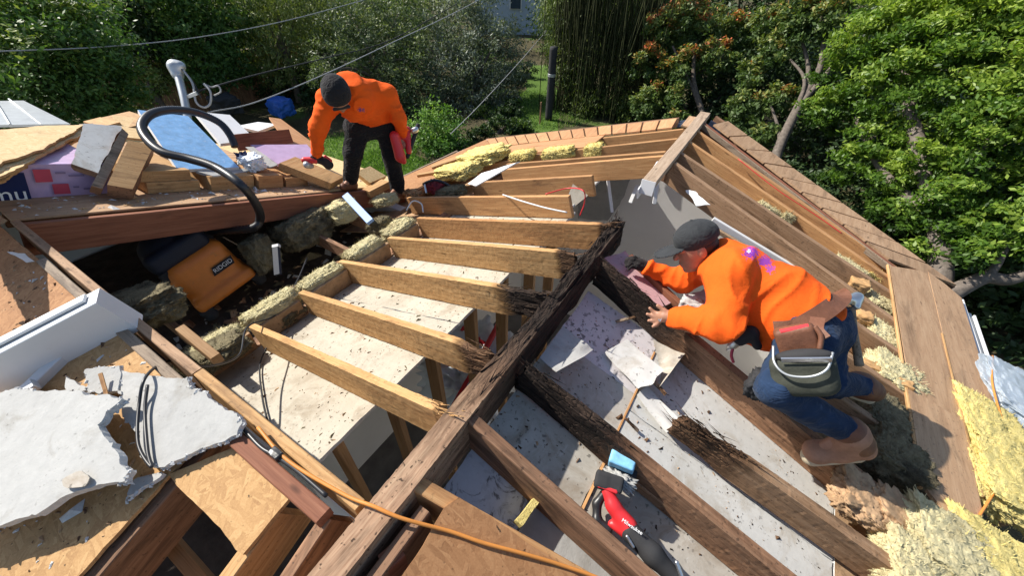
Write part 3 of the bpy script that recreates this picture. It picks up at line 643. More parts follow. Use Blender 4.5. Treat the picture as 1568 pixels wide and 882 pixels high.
# broken plasterboard left on the far wall
slab('wall_remnant', [(-1.1, 4.17, -.62), (-.42, 4.17, -.40), (-.52, 4.17, -.95), (-.62, 4.17, -1.2), (-1.0, 4.17, -1.3)], .015, M['gyp'], house, jag=.01)
slab('wall_remnant', [(-.40, 4.15, -.36), (-.15, 4.15, -.30), (-.26, 4.15, -.47), (-.34, 4.12, -.44)], .015, M['paint'], house, jag=.01)
for a, b in (((-0.072, 3.542, -0.200), (-0.020, 3.431, -0.457)), ((-0.556, 3.584, -0.340), (-0.389, 3.460, -0.678)), ((-0.255, 3.630, -0.418), (-0.264, 3.550, -0.573))): board('drywall_strip', a, b, .035, .012, M['paint'], house)
slab('paper_scrap', [(0.216, 3.264, -0.177), (0.293, 3.270, -0.181), (0.435, 3.162, -0.194), (0.344, 3.138, -0.233)], .006, M['paint'], house, jag=.008, step=.02)
slab('ceiling_panel', [(-0.685, 3.105, -0.272), (-0.581, 3.216, -0.245), (-0.493, 3.146, -0.330), (-0.598, 2.808, -0.431), (-0.643, 2.796, -0.420)], .012, M['cream'], house)


# ---------------------------------------------------------------- insulation: every torn piece is a thing of its own
def wool_piece(c, size, m, label, xdir=(1, 0, 0), up=(0, 0, 1), group='torn insulation on the roof', **kw):
    return tag(lump('insulation_piece', c, size, M[m], None, xdir, up, **kw), label, 'insulation', group)
RX, LX = (1, 0, -S), (1, 0, S)
RUP, LUP = (S, 0, 1), (-S, 0, 1)
bays = [(.41, 'nearest the wing ridge'), (.82, 'in the second gap from the wing ridge'), (1.22, 'in the third gap from the wing ridge'), (1.65, 'in the fourth gap from the wing ridge'), (2.05, 'in the fifth gap from the wing ridge')]
for i, (y, t) in enumerate(bays):
    wool_piece((-1.875, y, -.665+.02*(i % 2)), (.13, .36 if i else .40, .12), 'wool_pale', 'pale insulation roll on the rafter blocking %s' % t, amp=.14, fuzz=.05, n=44, fibres=1500)
for c, sz, m, lab in [
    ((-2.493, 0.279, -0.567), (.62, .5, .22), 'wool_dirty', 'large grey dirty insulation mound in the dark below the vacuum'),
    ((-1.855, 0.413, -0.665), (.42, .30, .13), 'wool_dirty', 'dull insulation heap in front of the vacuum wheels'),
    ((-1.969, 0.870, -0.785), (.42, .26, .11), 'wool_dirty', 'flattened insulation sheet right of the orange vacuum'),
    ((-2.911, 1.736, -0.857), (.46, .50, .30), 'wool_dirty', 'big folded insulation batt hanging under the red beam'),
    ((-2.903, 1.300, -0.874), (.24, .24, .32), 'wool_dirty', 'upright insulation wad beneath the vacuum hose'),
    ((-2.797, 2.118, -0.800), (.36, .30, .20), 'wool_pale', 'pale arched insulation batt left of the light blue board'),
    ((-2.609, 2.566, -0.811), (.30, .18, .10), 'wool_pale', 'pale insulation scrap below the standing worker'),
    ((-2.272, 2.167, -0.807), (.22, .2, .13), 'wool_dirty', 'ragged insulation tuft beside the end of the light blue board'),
    ((-2.077, 2.239, -0.792), (.24, .22, .12), 'wool_pale', 'small pale insulation wad between the far rafter ends'),
    ((-2.194, 3.817, -0.647), (.62, .5, .14), 'wool', 'yellow insulation nearest the far rake boards'),
    ((-2.263, 3.387, -0.704), (.55, .34, .14), 'wool', 'yellow insulation beside the white metal strip'),
    ((-1.633, 3.798, -0.510), (.30, .20, .10), 'wool', 'small yellow tuft behind the white metal strip'),
    ((-1.227, 3.875, -0.405), (.38, .16, .10), 'wool', 'yellow insulation strip between the far left rafters'),
    ((-0.853, 3.951, -0.316), (.20, .16, .11), 'wool', 'short yellow tuft near the far left ridge end'),
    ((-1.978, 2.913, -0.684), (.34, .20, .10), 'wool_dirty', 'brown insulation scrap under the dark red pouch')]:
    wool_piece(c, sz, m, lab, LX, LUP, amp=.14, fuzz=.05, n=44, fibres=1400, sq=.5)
for c, sz, m, lab in [
    ((0.866, 3.729, -0.383), (.20, .08, .07), 'wool_pale', 'small pale tuft between rafters above the capped worker'),
    ((1.009, 3.710, -0.409), (.08, .07, .10), 'wool_pale', 'upright pale tuft above the capped worker'),
    ((1.552, 3.555, -0.611), (.26, .13, .08), 'wool_pale', 'pale insulation block beside the rake boards'),
    ((1.794, 3.644, -0.671), (.24, .10, .06), 'wool', 'narrow yellow strip at the top of the eave boards'),
    ((1.791, 3.301, -0.701), (.24, .16, .10), 'wool_pale', 'pale insulation in the upper right rafter bay'),
    ((1.772, 2.872, -0.684), (.26, .22, .14), 'wool_pale', 'puffed pale insulation behind the hammer handle'),
    ((1.775, 2.479, -0.654), (.30, .28, .15), 'wool_pale', 'pale insulation lump between worker and eave boards'),
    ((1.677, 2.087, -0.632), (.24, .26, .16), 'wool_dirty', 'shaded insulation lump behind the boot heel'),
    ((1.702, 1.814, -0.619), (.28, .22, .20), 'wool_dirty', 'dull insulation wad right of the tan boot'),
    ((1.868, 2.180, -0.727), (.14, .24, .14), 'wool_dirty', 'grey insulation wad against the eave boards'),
    ((1.550, 1.460, -0.558), (.26, .22, .10), 'kraft', 'brown paper faced insulation below the boot'),
    ((1.706, 1.475, -0.599), (.28, .20, .10), 'kraft', 'torn brown paper batt at the lower right rafters'),
    ((1.871, 1.475, -0.622), (.36, .30, .13), 'wool_pale', 'pale fluffy batt at the bottom right'),
    ((1.736, 1.267, -0.599), (.26, .24, .13), 'wool_pale', 'pale torn batt at the bottom right edge'),
    ((2.091, 1.560, -0.696), (.40, .32, .13), 'wool', 'pale batt in the lower right corner'),
    ((2.292, 2.514, -0.783), (.40, .42, .12), 'wool', 'thick yellow batt beside the clear plastic sheet'),
    ((2.329, 2.146, -0.785), (.44, .44, .13), 'wool', 'bright yellow batt under the orange cord at right'),
    ((2.071, 1.767, -0.752), (.14, .16, .08), 'wool_dirty', 'greenish dirty tuft at the foot of the orange cord'),
    ((2.173, 2.069, -0.754), (.18, .36, .10), 'wool', 'yellow batt edge along the eave boards')]:
    wool_piece(c, sz, m, lab, RX, RUP, amp=.13 if m != 'kraft' else .22, fuzz=.05, n=44, fibres=1500 if m != 'kraft' else 0, sq=.72, freq=3)
# ---------------------------------------------------------------- loose boards and sheets
def loose(o, label, cat, group=None): return tag(o, label, cat, group)
B_ = lambda a: np.array(a, float)
def boxdeck(x0, x1, y0, y1, h0, h1, m, name, label, cat, group=None, rz=0):
    """a block standing on the wing deck, its faces along the deck"""
    a, b = Wp((x0+x1)/2, y0, -h1-.016), Wp((x0+x1)/2, y1, -h1-.016)
    return tag(board(name, a, b, abs(x1-x0), h1-h0, M[m], None, warp=.002), label, cat, group)
G1 = 'lumber offcuts piled on the deck'
boxdeck(-4.0, -3.33, .93, 1.27, 0, .085, 'fir', 'lumber_block', 'lower tan block of the pair behind the hose bend', 'lumber', G1)
boxdeck(-4.02, -3.35, .90, 1.25, .086, .17, 'fir', 'lumber_block', 'upper grey topped block of the pair behind the hose bend', 'lumber', G1)
boxdeck(-3.9, -3.28, 1.34, 1.68, 0, .12, 'fir', 'lumber_block', 'tan block right of the hanging hose', 'lumber', G1)
boxdeck(-3.85, -3.24, 1.70, 1.92, 0, .12, 'fir_far', 'lumber_block', 'orange brown block below the pink board', 'lumber', G1)
boxdeck(-3.8, -3.24, 1.94, 2.16, 0, .09, 'fir_far', 'lumber_block', 'low brown block under the sawn board', 'lumber', G1)
loose(slab('sawn_board', [(-3.363, 1.998, -0.374), (-3.489, 2.242, -0.428), (-3.108, 2.490, -0.643), (-2.995, 2.243, -0.595)], .075, M['fir'], None), 'thick pale board under the gloved hand of the bent worker', 'lumber', G1)
loose(slab('foam_board', [(-3.874, 2.031, -0.321), (-3.689, 2.535, -0.426), (-3.453, 2.465, -0.496), (-3.479, 2.035, -0.423)], .03, M['foam_pink'], None), 'pinkish board lying left of the gloved hand', 'board')
loose(board('red_board', (-3.951, 1.949, -0.205), (-3.971, 2.536, -0.324), .04, .16, M['red'], None, up=(-.3, -.2, 1)), 'red brown board standing on edge behind the pink board', 'lumber', G1)
loose(slab('plywood_scrap', [(-4.458, 2.627, -0.317), (-4.395, 2.726, -0.346), (-3.808, 2.708, -0.483), (-3.597, 2.480, -0.573), (-3.819, 2.412, -0.430)], .02, M['ply_red'], None), 'triangular brown plywood scrap beside the orange sleeve', 'plywood')
loose(slab('white_board', [(-4.507, 1.914, -0.080), (-4.510, 2.248, -0.178), (-3.984, 2.158, -0.336), (-3.855, 1.769, -0.208)], .03, M['paint'], None), 'white panel behind the blue sheet', 'panel')
loose(slab('white_board', [(-4.604, 2.303, -0.346), (-4.596, 2.555, -0.361), (-4.408, 2.675, -0.389), (-4.329, 2.385, -0.367)], .03, M['paint'], None), 'small white panel above the red brown board', 'panel')
bs = loose(slab('blue_sheet', [(-4.243, 1.395, 0.119), (-4.205, 1.738, -0.013), (-3.429, 1.654, -0.312), (-3.407, 1.191, -0.153)], .03, M['bluefilm'], None, edge=M['paint']), 'blue film covered sheet inside the loop of the hose', 'sheet')
loose(slab('grey_sheet', [(-3.404, 1.305, -0.212), (-3.484, 1.707, -0.351), (-3.433, 1.739, -0.383), (-3.299, 1.389, -0.264)], .02, M['gyp'], None), 'grey sheet edge under the blue film sheet', 'sheet')
tag(lump('plastic_wrap', (-3.461, 1.791, -0.318), (.22, .15, .13), M['plastic'], amp=.28, freq=3, fuzz=.05, n=26), 'crumpled clear plastic wrap right of the blue sheet', 'plastic')
tag(lump('paper_scrap', (-3.568, 1.784, -0.289), (.10, .07, .07), M['navy'], amp=.5, freq=4, fuzz=.12), 'dark blue scrap beside the crumpled wrap', 'scrap')
loose(slab('cardboard_strip', [(-3.760, 1.929, -0.283), (-3.730, 1.991, -0.290), (-3.369, 1.975, -0.388), (-3.373, 1.876, -0.379)], .008, M['gyp'], None, jag=.008), 'grey torn strip hanging in front of the pink board', 'scrap')
loose(board('plywood_scrap', (-4.997, 1.393, -0.061), (-4.367, 1.391, -0.029), .3, .02, M['fir'], None), 'pale plywood end behind the grey slab', 'plywood')
loose(slab('plywood_scrap', [(-4.714, 1.319, 0.003), (-4.647, 1.513, -0.054), (-4.063, 1.274, -0.075), (-4.115, 1.144, -0.012)], .02, M['osb_pale'], None), 'tan plywood piece left of the hose loop', 'plywood')
loose(board('lumber_block', (-4.572, 1.029, 0.019), (-4.544, 1.145, 0.004), .12, .10, M['grey'], None), 'small block end behind the grey slab', 'lumber', G1)
loose(board('lumber_block', (-4.749, 1.170, 0.005), (-4.426, 1.203, 0.011), .14, .10, M['fir'], None), 'cream block end behind the grey slab', 'lumber', G1)
loose(slab('weathered_slab', [(-3.824, 0.900, 0.200), (-3.805, 1.116, 0.154), (-3.338, 0.705, 0.001), (-3.406, 0.636, 0.111)], .05, M['white_dirty'], None, jag=.008, edge=M['brown']), 'whitish peeling slab leaning beside the stacked strand boards', 'lumber', G1)
loose(slab('weathered_board', [(-3.726, 1.085, 0.148), (-3.682, 1.091, 0.109), (-3.220, 0.659, -0.053), (-3.239, 0.621, -0.017)], .07, M['grey'], None, edge=M['brown']), 'dark narrow board leaning right of the peeling slab', 'lumber', G1)
loose(slab('lumber_block', [(-3.630, 1.048, 0.076), (-3.578, 1.183, 0.024), (-3.147, 0.790, -0.097), (-3.194, 0.694, -0.020)], .10, M['fir'], None, edge=M['brown']), 'tan block with nail holes leaning right of the dark board', 'lumber', G1)
fp = empty('foam_pack', Wp(-3.9, .2), 'violet wrapped foam board pack with red and navy print', 'foam boards')
FA, FB = Wp(-3.42, -.40, -.25), Wp(-3.42, .80, -.23)
FM = frame(FA, V(FB)-V(FA)); 
board('pack_body', Wp(-3.98, -.40, -.25), Wp(-3.98, .80, -.23), 1.1, .235, M['foam_pink'], fp, warp=0)
def onface(x0, x1, z0, z1, m, nm):                  # print on the long side that faces the roof opening
    vs = [(x0, -.0, z0), (x1, -.0, z0), (x1, -.0, z1), (x0, -.0, z1)]
    Mx = FM @ Matrix.Translation((0, .012-.02, 0))
    return obj(nm, mesh(nm, vs, [(0, 1, 2, 3)]), m, fp, Mx)
onface(.0, .86, -.29, -.05, M['navy'], 'print_panel')
onface(.90, .98, -.115, -.03, M['redprint'], 'print_panel'); onface(.97, 1.05, -.20, -.13, M['redprint'], 'print_panel'); onface(1.0, 1.06, -.27, -.225, M['greyprint'], 'print_panel')
for x0, x1, z in ((1.0, 1.05, -.05), (1.06, 1.14, -.07), (1.07, 1.10, -.15), (1.12, 1.19, -.165)): onface(x0, x1, z-.012, z, M['greyprint'], 'print_line')
textmesh('lettering', 'amu', .13, M['whiteprint'], fp, FM @ Matrix.Translation((.74, -.010, -.19)) @ Matrix.Rotation(R(90), 4, 'X'))
for i, (dx, dy) in enumerate(((.03, -.04), (-.02, .03), (.05, -.02), (0, 0))):
    pts = [(-3.568, 0.030, 0.359), (-4.177, 0.462, 0.216), (-4.458, 0.774, 0.112), (-4.612, 1.101, 0.003), (-3.624, 0.576, 0.178), (-3.159, 0.308, 0.267), (-2.370, -0.122, 0.410)]
    pts = [(x+dx, y+dy+.02*math.sin(9*k_+i), z-.062+.0205*i) for k_, (x, y, z) in enumerate(pts)]
    loose(slab('strand_board', pts, .015, M['osb_pale'], None, jag=.010, xdir=(1, 0, 0), edge=M['fir']),
          ['bottom strand board of the sunlit stack at far left', 'second strand board up in the sunlit stack', 'third strand board up in the sunlit stack', 'top strand board of the sunlit stack at far left'][i], 'strand board', 'stacked strand boards')
# white painted trim at the left
loose(board('white_trim', (-1.515, 0.136, 0.171), (-1.733, -0.308, 0.023), .11, .20, M['paint'], None, warp=.002), 'thick white painted timber lying at the left', 'trim')
loose(board('white_trim', (-1.619, 0.126, 0.041), (-1.562, -0.246, -0.082), .05, .04, M['paint'], None, warp=.003), 'thin white painted strip below the thick white timber', 'trim')
loose(board('white_trim', (-1.526, -0.199, -0.046), (-1.536, -0.356, -0.098), .06, .03, M['paint'], None, warp=.003), 'short pale strip poking out at the left edge', 'trim')
loose(board('white_trim', (-1.543, 0.099, 0.175), (-1.739, -0.294, 0.044), .05, .012, M['paint'], None, warp=.004), 'flat white batten lying on the thick white timber', 'trim')
loose(slab('metal_scrap', [(-2.588, 0.043, 0.024), (-2.477, 0.088, 0.029), (-2.375, 0.090, 0.019), (-2.413, 0.065, 0.010)], .004, M['galv'], None, jag=.004), 'small bent grey metal scrap above the white timber', 'scrap')
loose(slab('plaster_scrap', [(-1.658, 0.035, -0.010), (-1.564, 0.109, 0.025), (-1.557, 0.083, 0.006), (-1.591, 0.027, -0.013)], .012, M['gyp'], None, jag=.006), 'sliver of plaster in the shade under the white trim', 'plaster')
# broken plasterboard on the wing
def chunk(pts, t, label):
    root = empty('plasterboard_chunk', tuple(np.mean(np.array(pts), 0)), label, 'plasterboard', 'broken plasterboard on the wing roof')
    o = slab('board', pts, t, M['gyp'], root, jag=.011, step=.010, edge=M['gypedge'])
    me = o.data; n_ = (len(me.vertices))//2; rg = np.random.default_rng(nseed()); vs, fs = [], []
    mw = WM[o.name]; P = np.array([(mw @ v.co)[:] for v in me.vertices])[:n_]; Q = np.array([(mw @ v.co)[:] for v in me.vertices])[n_:]; c = P.mean(0)
    for i in range(n_):                             # crumbling white core along the break
        if vnoise(np.array([[i*.06, 3.3, nseed()*0]]), 8)[0] < .0: continue
        for k_ in range(2):
            u = rg.random(); p = P[i]*(1-u)+Q[i]*u+(c-P[i])*rg.uniform(-.02, .03)+rg.normal(size=3)*.002; r = rg.uniform(.003, .009); b0 = len(vs)
            d = rg.normal(size=(6, 3)); base = np.array([[1, 0, 0], [-1, 0, 0], [0, 1, 0], [0, -1, 0], [0, 0, .7], [0, 0, -.7]]); vs += list(p+r*(base+d*.25))
            fs += [(b0+a_, b0+b_, b0+c_) for a_, b_, c_ in ((0, 2, 4), (2, 1, 4), (1, 3, 4), (3, 0, 4), (2, 0, 5), (1, 2, 5), (3, 1, 5), (0, 3, 5))]
    e = obj('crumbled_edge', npmesh('crumbled_edge', np.array(vs), np.array(fs), False), M['gypedge'], root); e['kind'] = 'stuff'
    return root
chunk([(-1.295, -0.155, 0.032), (-1.006, -0.040, 0.060), (-1.014, -0.093, 0.042), (-0.995, -0.132, 0.029), (-0.879, -0.133, 0.029), (-0.736, -0.149, 0.024), (-0.705, -0.172, 0.016), (-0.815, -0.247, -0.009), (-0.864, -0.300, -0.026), (-0.906, -0.376, -0.052), (-0.988, -0.460, -0.080), (-1.094, -0.565, -0.104), (-1.620, -0.435, -0.061), (-1.485, -0.256, -0.001)], .028, 'big broken plasterboard with a hole at the lower left')
chunk([(-1.239, 0.004, 0.006), (-1.114, 0.055, 0.023), (-0.927, 0.134, 0.049), (-0.863, 0.112, 0.042), (-0.722, 0.132, 0.049), (-0.620, 0.145, 0.053), (-0.573, 0.134, 0.049), (-0.556, 0.101, 0.038), (-0.652, -0.015, -0.000), (-0.710, -0.092, -0.026), (-0.751, -0.113, -0.033), (-0.816, -0.114, -0.033), (-0.903, -0.067, -0.018), (-1.011, -0.075, -0.020)], .022, 'smaller broken plasterboard under the loop of black cord')
chunk([(-1.356, -0.059, 0.001), (-1.245, 0.021, 0.017), (-1.109, -0.034, -0.001), (-1.239, -0.096, -0.011)], .02, 'rough plaster lump between the two large boards')
chunk([(-1.395, -0.112, -0.006), (-1.256, -0.097, -0.012), (-1.333, -0.137, -0.014)], .02, 'small triangular plaster shard beside the white trim')
chunk([(-0.790, -0.165, -0.077), (-0.711, -0.101, -0.055), (-0.750, -0.201, -0.078)], .015, 'thin grey plaster sliver below the black cord loop')
tag(slab('plaster_hole_patch', [(-0.904, -0.276, -0.002), (-0.878, -0.235, 0.012), (-0.821, -0.225, 0.015), (-0.809, -0.244, 0.009), (-0.867, -0.280, -0.003)], .003, M['tan_dirty'], None, jag=.004, step=.01), 'tan torn patch on the big plasterboard', 'patch')
loose(board('splinter', (-1.231, -0.036, 0.040), (-1.132, -0.074, -0.004), .012, .006, M['fir_far'], None, rot1=.03), 'brown wood splinter on the rough plaster lump', 'splinter')
# boards lying on the far left eave
loose(board('lumber_scrap', (-2.937, 3.420, -0.924), (-2.434, 3.522, -0.757), .07, .04, M['fir'], None), 'short pale board across the far left eave', 'lumber', G1)
loose(board('lumber_scrap', (-2.978, 3.715, -0.938), (-2.745, 4.011, -0.860), .10, .05, M['fir'], None), 'upper short board on the far left eave', 'lumber', G1)
loose(board('lumber_scrap', (-2.942, 2.597, -0.804), (-2.932, 2.885, -0.798), .12, .08, M['fir'], None), 'pale board end between the feet of the standing worker', 'lumber', G1)
loose(slab('lumber_scrap', [(-3.156, 2.688, -0.670), (-3.181, 2.904, -0.701), (-3.003, 2.978, -0.789), (-3.002, 2.714, -0.789)], .05, M['osb_pale'], None), 'pale scrap behind the standing worker', 'lumber', G1)
loose(slab('metal_strip', [(-1.637, 2.778, -0.439), (-1.562, 2.914, -0.372), (-1.167, 2.941, -0.156), (-1.200, 2.940, -0.188), (-1.492, 2.710, -0.391)], .01, M['paint'], None, jag=.004), 'bent white metal strip lying across the far rafters', 'metal strip')
loose(board('light_blue_board', (-2.693, 2.164, -0.591), (-2.171, 1.989, -0.631), .07, .03, M['lightblue'], None, up=(.4, -.5, .8)), 'light blue board leaning at the feet of the standing worker', 'board')
tag(lump('wood_scrap', (-2.520, 2.886, -0.862), (.18, .12, .07), M['fir_far'], amp=.4, freq=4), 'splintered wood scrap beside the boot of the standing worker', 'scrap')
# right side scraps
tag(lump('plaster_lump', (0.598, 1.843, -0.158), (.13, .10, .09), M['gyp'], amp=.2, freq=2, fuzz=.04, sq=.8), 'broken plaster lump under the chest of the kneeling worker', 'plaster')
loose(slab('plaster_scrap', [(0.527, 1.940, -0.196), (0.616, 2.036, -0.150), (0.713, 1.761, -0.172), (0.573, 1.750, -0.192)], .02, M['gyp'], None, jag=.01, edge=M['gypedge']), 'white plaster piece beside the near hand', 'plaster')
for c, s_, l in (((1.799, 2.391, -0.598), .06, 'small tan wood chip in the insulation behind the worker'), ((1.596, 3.300, -0.573), .09, 'cream foam cube between the right rafters'), ((1.609, 2.905, -0.577), .08, 'tan block end beside the hammer handle'), ((1.629, 2.425, -0.584), .07, 'tan chip below the hammer handle')):
    tag(lump('wood_chip', c, (s_*1.3, s_, s_*.8), M['fir'], amp=.15, sq=.85, n=10), l, 'wood chip')
sh = NT('clear_sheet'); n_ = sh.noise(sh.coord((1, 1, 1)), 3, 4, .6, .6); sh.bump(n_, .8, .03); sh.b.inputs['Transmission Weight'].default_value = .55; M['sheetplastic'] = sh.out((.62, .70, .78), .3, .5)
tag(lump('plastic_sheet', (2.584, 2.993, -0.838), (.5, .55, .12), M['sheetplastic'], None, RX, RUP, amp=.16, freq=2.0, fuzz=.02, n=44), 'pale clear plastic sheet bunched over the right eave', 'plastic sheet')
gt = empty('gutter', Rp(2.45, 3.4, .1), 'white gutter length below the right eave', 'gutter')
board('gutter_trough', Rp(2.46, 4.02, .02), Rp(2.44, 3.2, .02), .02, .09, M['paint'], gt); board('gutter_trough', Rp(2.57, 3.95, .05), Rp(2.55, 3.2, .05), .015, .08, M['paint'], gt); board('gutter_bottom', Rp(2.515, 4.0, .09), Rp(2.495, 3.2, .09), .10, .01, M['galv'], gt)
tag(lump('plastic_heap', (-1.05, 1.9, -1.9), (.9, .8, .7), M['plastic'], amp=.4, freq=2.4, n=26), 'white plastic heap in the room below the gap', 'plastic')
for i, (a, b) in enumerate((((-.78, 1.35, -1.62), (-.9, 2.2, -1.45)), ((-.72, 1.75, -1.85), (-1.1, 1.6, -1.4)), ((-.68, 2.1, -1.75), (-1.2, 2.0, -1.5)))):
    tag(tube('red_strap', [a, along(a, b, .5), b], .03, M['tool_red'], ring=6), ['long red strap over the white plastic in the room below', 'red strap crossing the white plastic in the room below', 'short red strap at the far side of the white plastic'][i], 'strap')
# fine litter: crumbs, splinters and dust lying on the panels
def litter(name, label, n, pick, mats, size, seed, parent=None):
    rg = np.random.default_rng(seed); vs, fs, mi = [], [], []
    for i in range(n):
        p, nrm = pick(rg); nrm = A0(nrm)/np.linalg.norm(nrm); t = rg.normal(size=3); t -= nrm*(t@nrm); t /= np.linalg.norm(t); b = np.cross(nrm, t)
        l = size*rg.lognormal(0, .6); w_ = l*rg.uniform(.2, .7); h_ = l*rg.uniform(.12, .4); b0 = len(vs); p = A0(p)
        for sx, sy in ((-1, -.7), (1, -.4), (.8, .6), (-.7, 1)): vs.append(p+t*l*sx*.5+b*w_*sy*.5)
        vs.append(p+nrm*h_+t*l*rg.uniform(-.2, .2)); k_ = int(rg.integers(0, len(mats)))
        for j in range(4): fs.append((b0+j, b0+(j+1) % 4, b0+4)); mi.append(k_)
    o = obj(name, npmesh(name, np.array(vs), np.array(fs), False, mi), mats, parent); return tag(o, label, 'debris', None, 'stuff')
A0 = lambda p: np.array(p, float)
litter('ceiling_litter', 'crumbs and splinters scattered on the sunlit ceiling panels', 900, lambda g: ((lambda x, y: (Lp(x, y, .189), (-S, 0, 1)))(-.55-1.2*g.random()**1.3, g.uniform(.2, 2.7))), [M['rotbrown'], M['kraft'], M['wool_dirty']], .010, 3)
litter('ceiling_litter', 'dark rot crumbs scattered on the right ceiling panels', 700, lambda g: ((lambda x, y: (Rp(x, y, .189), (S, 0, 1)))(.06+1.4*g.random()**1.5, g.uniform(.62, 1.68))), [M['rot'], M['rotbrown'], M['rotbrown'], M['kraft']], .007, 4)
litter('deck_litter', 'crumbs and chips on the near wing deck', 500, lambda g: ((lambda x, y: (Np(x, y, -.013), (0, -S, 1)))(g.uniform(-2.9, -.72), g.uniform(-.5, .08))), [M['rotbrown'], M['gypedge'], M['kraft']], .012, 5)
litter('deck_litter', 'wood chips on the far deck around the lumber', 400, lambda g: ((lambda x, y: (Wp(x, y, -.015), (0, S, 1)))(g.uniform(-3.4, -3.04), g.uniform(.2, 2.9))), [M['kraft'], M['fir'], M['gypedge']], .018, 6)
litter('attic_litter', 'broken scraps lying in the roof void', 420, lambda g: ((lambda x, y: ((x, y, -1.315), (0, 0, 1)))(g.uniform(-3.2, -1.95), g.uniform(.2, 2.7))), [M['kraft'], M['brown'], M['wool_dirty'], M['gyp']], .07, 7)
litter('eave_litter', 'splinters and crumbs at the right eave', 350, lambda g: ((lambda x, y: (Rp(x, y, .188), (S, 0, 1)))(g.uniform(1.2, 1.8), g.uniform(1.7, 3.0))), [M['kraft'], M['fir'], M['wool_pale'], M['brown']], .05, 8)
# ---------------------------------------------------------------- cords
tag(tube('orange_cord', [(-0.529, 0.155, 0.030), (-0.347, 0.139, 0.025), (-.12, .165, .015), (-.01, .19, .018), (.08, .215, .0), (0.209, 0.273, -0.046), (0.304, 0.308, -0.075), (0.414, 0.357, -0.112), (0.528, 0.406, -0.155), (0.668, 0.456, -0.201), (0.816, 0.487, -0.250)], .0058, M['orange_cord']), 'orange extension cord running over the near ridge', 'cord')
tag(tube('orange_cord', [(2.436, 3.208, -0.747), (2.363, 2.868, -0.733), (2.367, 2.519, -0.756), (2.356, 2.372, -0.752), (2.216, 2.053, -0.705), (2.066, 1.763, -0.666), (1.957, 1.552, -0.620), (1.884, 1.308, -0.595)], .0055, M['orange_cord']), 'orange cord hanging over the yellow batts at right', 'cord')
tag(tube('black_cord', [(-2.276, 1.375, -0.716), (-2.065, 1.135, -0.701), (-1.819, 0.819, -0.662), (-1.605, 0.568, -0.449), (-1.367, 0.396, -0.387), (-1.224, 0.226, -0.198), (-1.250, 0.156, -0.096), (-1.059, 0.056, 0.050), (-0.979, -0.020, 0.019), (-0.841, -0.093, -0.005), (-0.728, -0.108, -0.015), (-0.791, -0.087, -0.006), (-0.937, -0.021, 0.016), (-1.017, 0.036, 0.043)], .0055, M['black']), 'black cord looping over the smaller plasterboard', 'cord')
tag(tube('black_cord', [(-0.589, 0.129, 0.011), (-0.464, 0.120, 0.018), (-0.386, 0.129, 0.021), (-0.283, 0.136, 0.013), (-0.157, 0.135, 0.013)], .007, M['black']), 'short black cord beside the orange cord plug', 'cord')
tag(lump('cord_plug', (-0.397, 0.132, 0.022), (.05, .03, .03), M['black'], amp=.05, sq=.7, n=10), 'black plug joint in the cord beside the ridge board', 'plug')
tag(tube('thin_wire', [(-1.673, 0.628, -0.715), (-1.528, 0.493, -0.688), (-1.196, 0.344, -0.577), (-0.919, 0.242, -0.485)], .005, M['blackmatt']), 'thin dark wire lying on the nearest ceiling panel', 'wire')
tag(tube('white_cable', [(-1.174, 2.686, -0.380), (-0.878, 2.525, -0.282), (-0.633, 2.455, -0.232), (-0.442, 2.433, -0.200)], .006, M['paint']), 'white cable draped over a far left rafter', 'cable')
tag(tube('red_cable', [(-0.744, 2.660, -0.237), (-0.595, 2.767, -0.188), (-0.438, 2.696, -0.135), (-0.424, 2.726, -0.246), (-0.436, 2.699, -0.356)], .005, M['tool_red']), 'thin red cable hanging off a far left rafter', 'cable')
tag(tube('white_cable', [(-2.171, 2.441, -0.739), (-2.148, 2.525, -0.667), (-2.082, 2.571, -0.697), (-2.016, 2.517, -0.747)], .007, M['paint']), 'curl of white cable beside the boot of the standing worker', 'cable')
tag(tube('grey_cable', [(-2.018, 1.331, -0.816), (-2.057, 1.489, -0.836), (-2.004, 1.598, -0.907), (-1.824, 1.550, -0.895)], .006, M['blackmatt']), 'dark cable loop between insulation and rafter ends', 'cable')
tag(tube('red_chalk_line', [(0.475, 4.063, -0.137), (0.862, 3.910, -0.266), (1.213, 3.855, -0.382), (1.435, 3.804, -0.456)], .0035, M['tool_red']), 'red line stretched along the right rake boards', 'line')

# ---------------------------------------------------------------- shop vacuum in the roof void
VC = np.array((-3.219, 0.927, -0.940))
VU, VF, VR = np.array((-0.286, -0.194, 0.938)), np.array((0.951, -0.176, 0.253)), np.array((0.116, 0.965, 0.235))
def vl(x, y, z): return VC+1.15*(x*VR+y*VF+z*VU)           # right, front, up from the middle of the drum
VRT = np.stack([VR, VF, VU], 1)
vac = empty('shop_vacuum', vl(0, 0, -.25), 'orange shop vacuum with navy lid standing in the roof void', 'vacuum')
sdf('drum', [('b', vl(0, 0, -.02), (0.247, 0.230, 0.230), VRT, .09), ('b', vl(0, .03, -.16), (0.270, 0.230, 0.057), VRT, .04), ('b', vl(-.19, .06, .02), (0.069, 0.138, 0.081), VRT, .03)], .013, M['vac_orange'], vac, k=.03)
sdf('lid', [('b', vl(-.03, -.02, .23), (0.241, 0.230, 0.086), VRT, .06), ('e', vl(-.05, -.03, .30), (0.196, 0.184, 0.103), VRT), ('c', vl(-.15, 0, .36), vl(.06, 0, .36), .02, .02)], .013, M['vac_blue'], vac, k=.03)
for x, y in ((-.2, .17), (.22, .17)): sdf('caster', [('e', vl(x, y, -.26), (0.057, 0.069, 0.052), VRT), ('b', vl(x, y, -.21), (0.057, 0.057, 0.023), VRT, .015)], .009, M['blackmatt'], vac, k=.02)
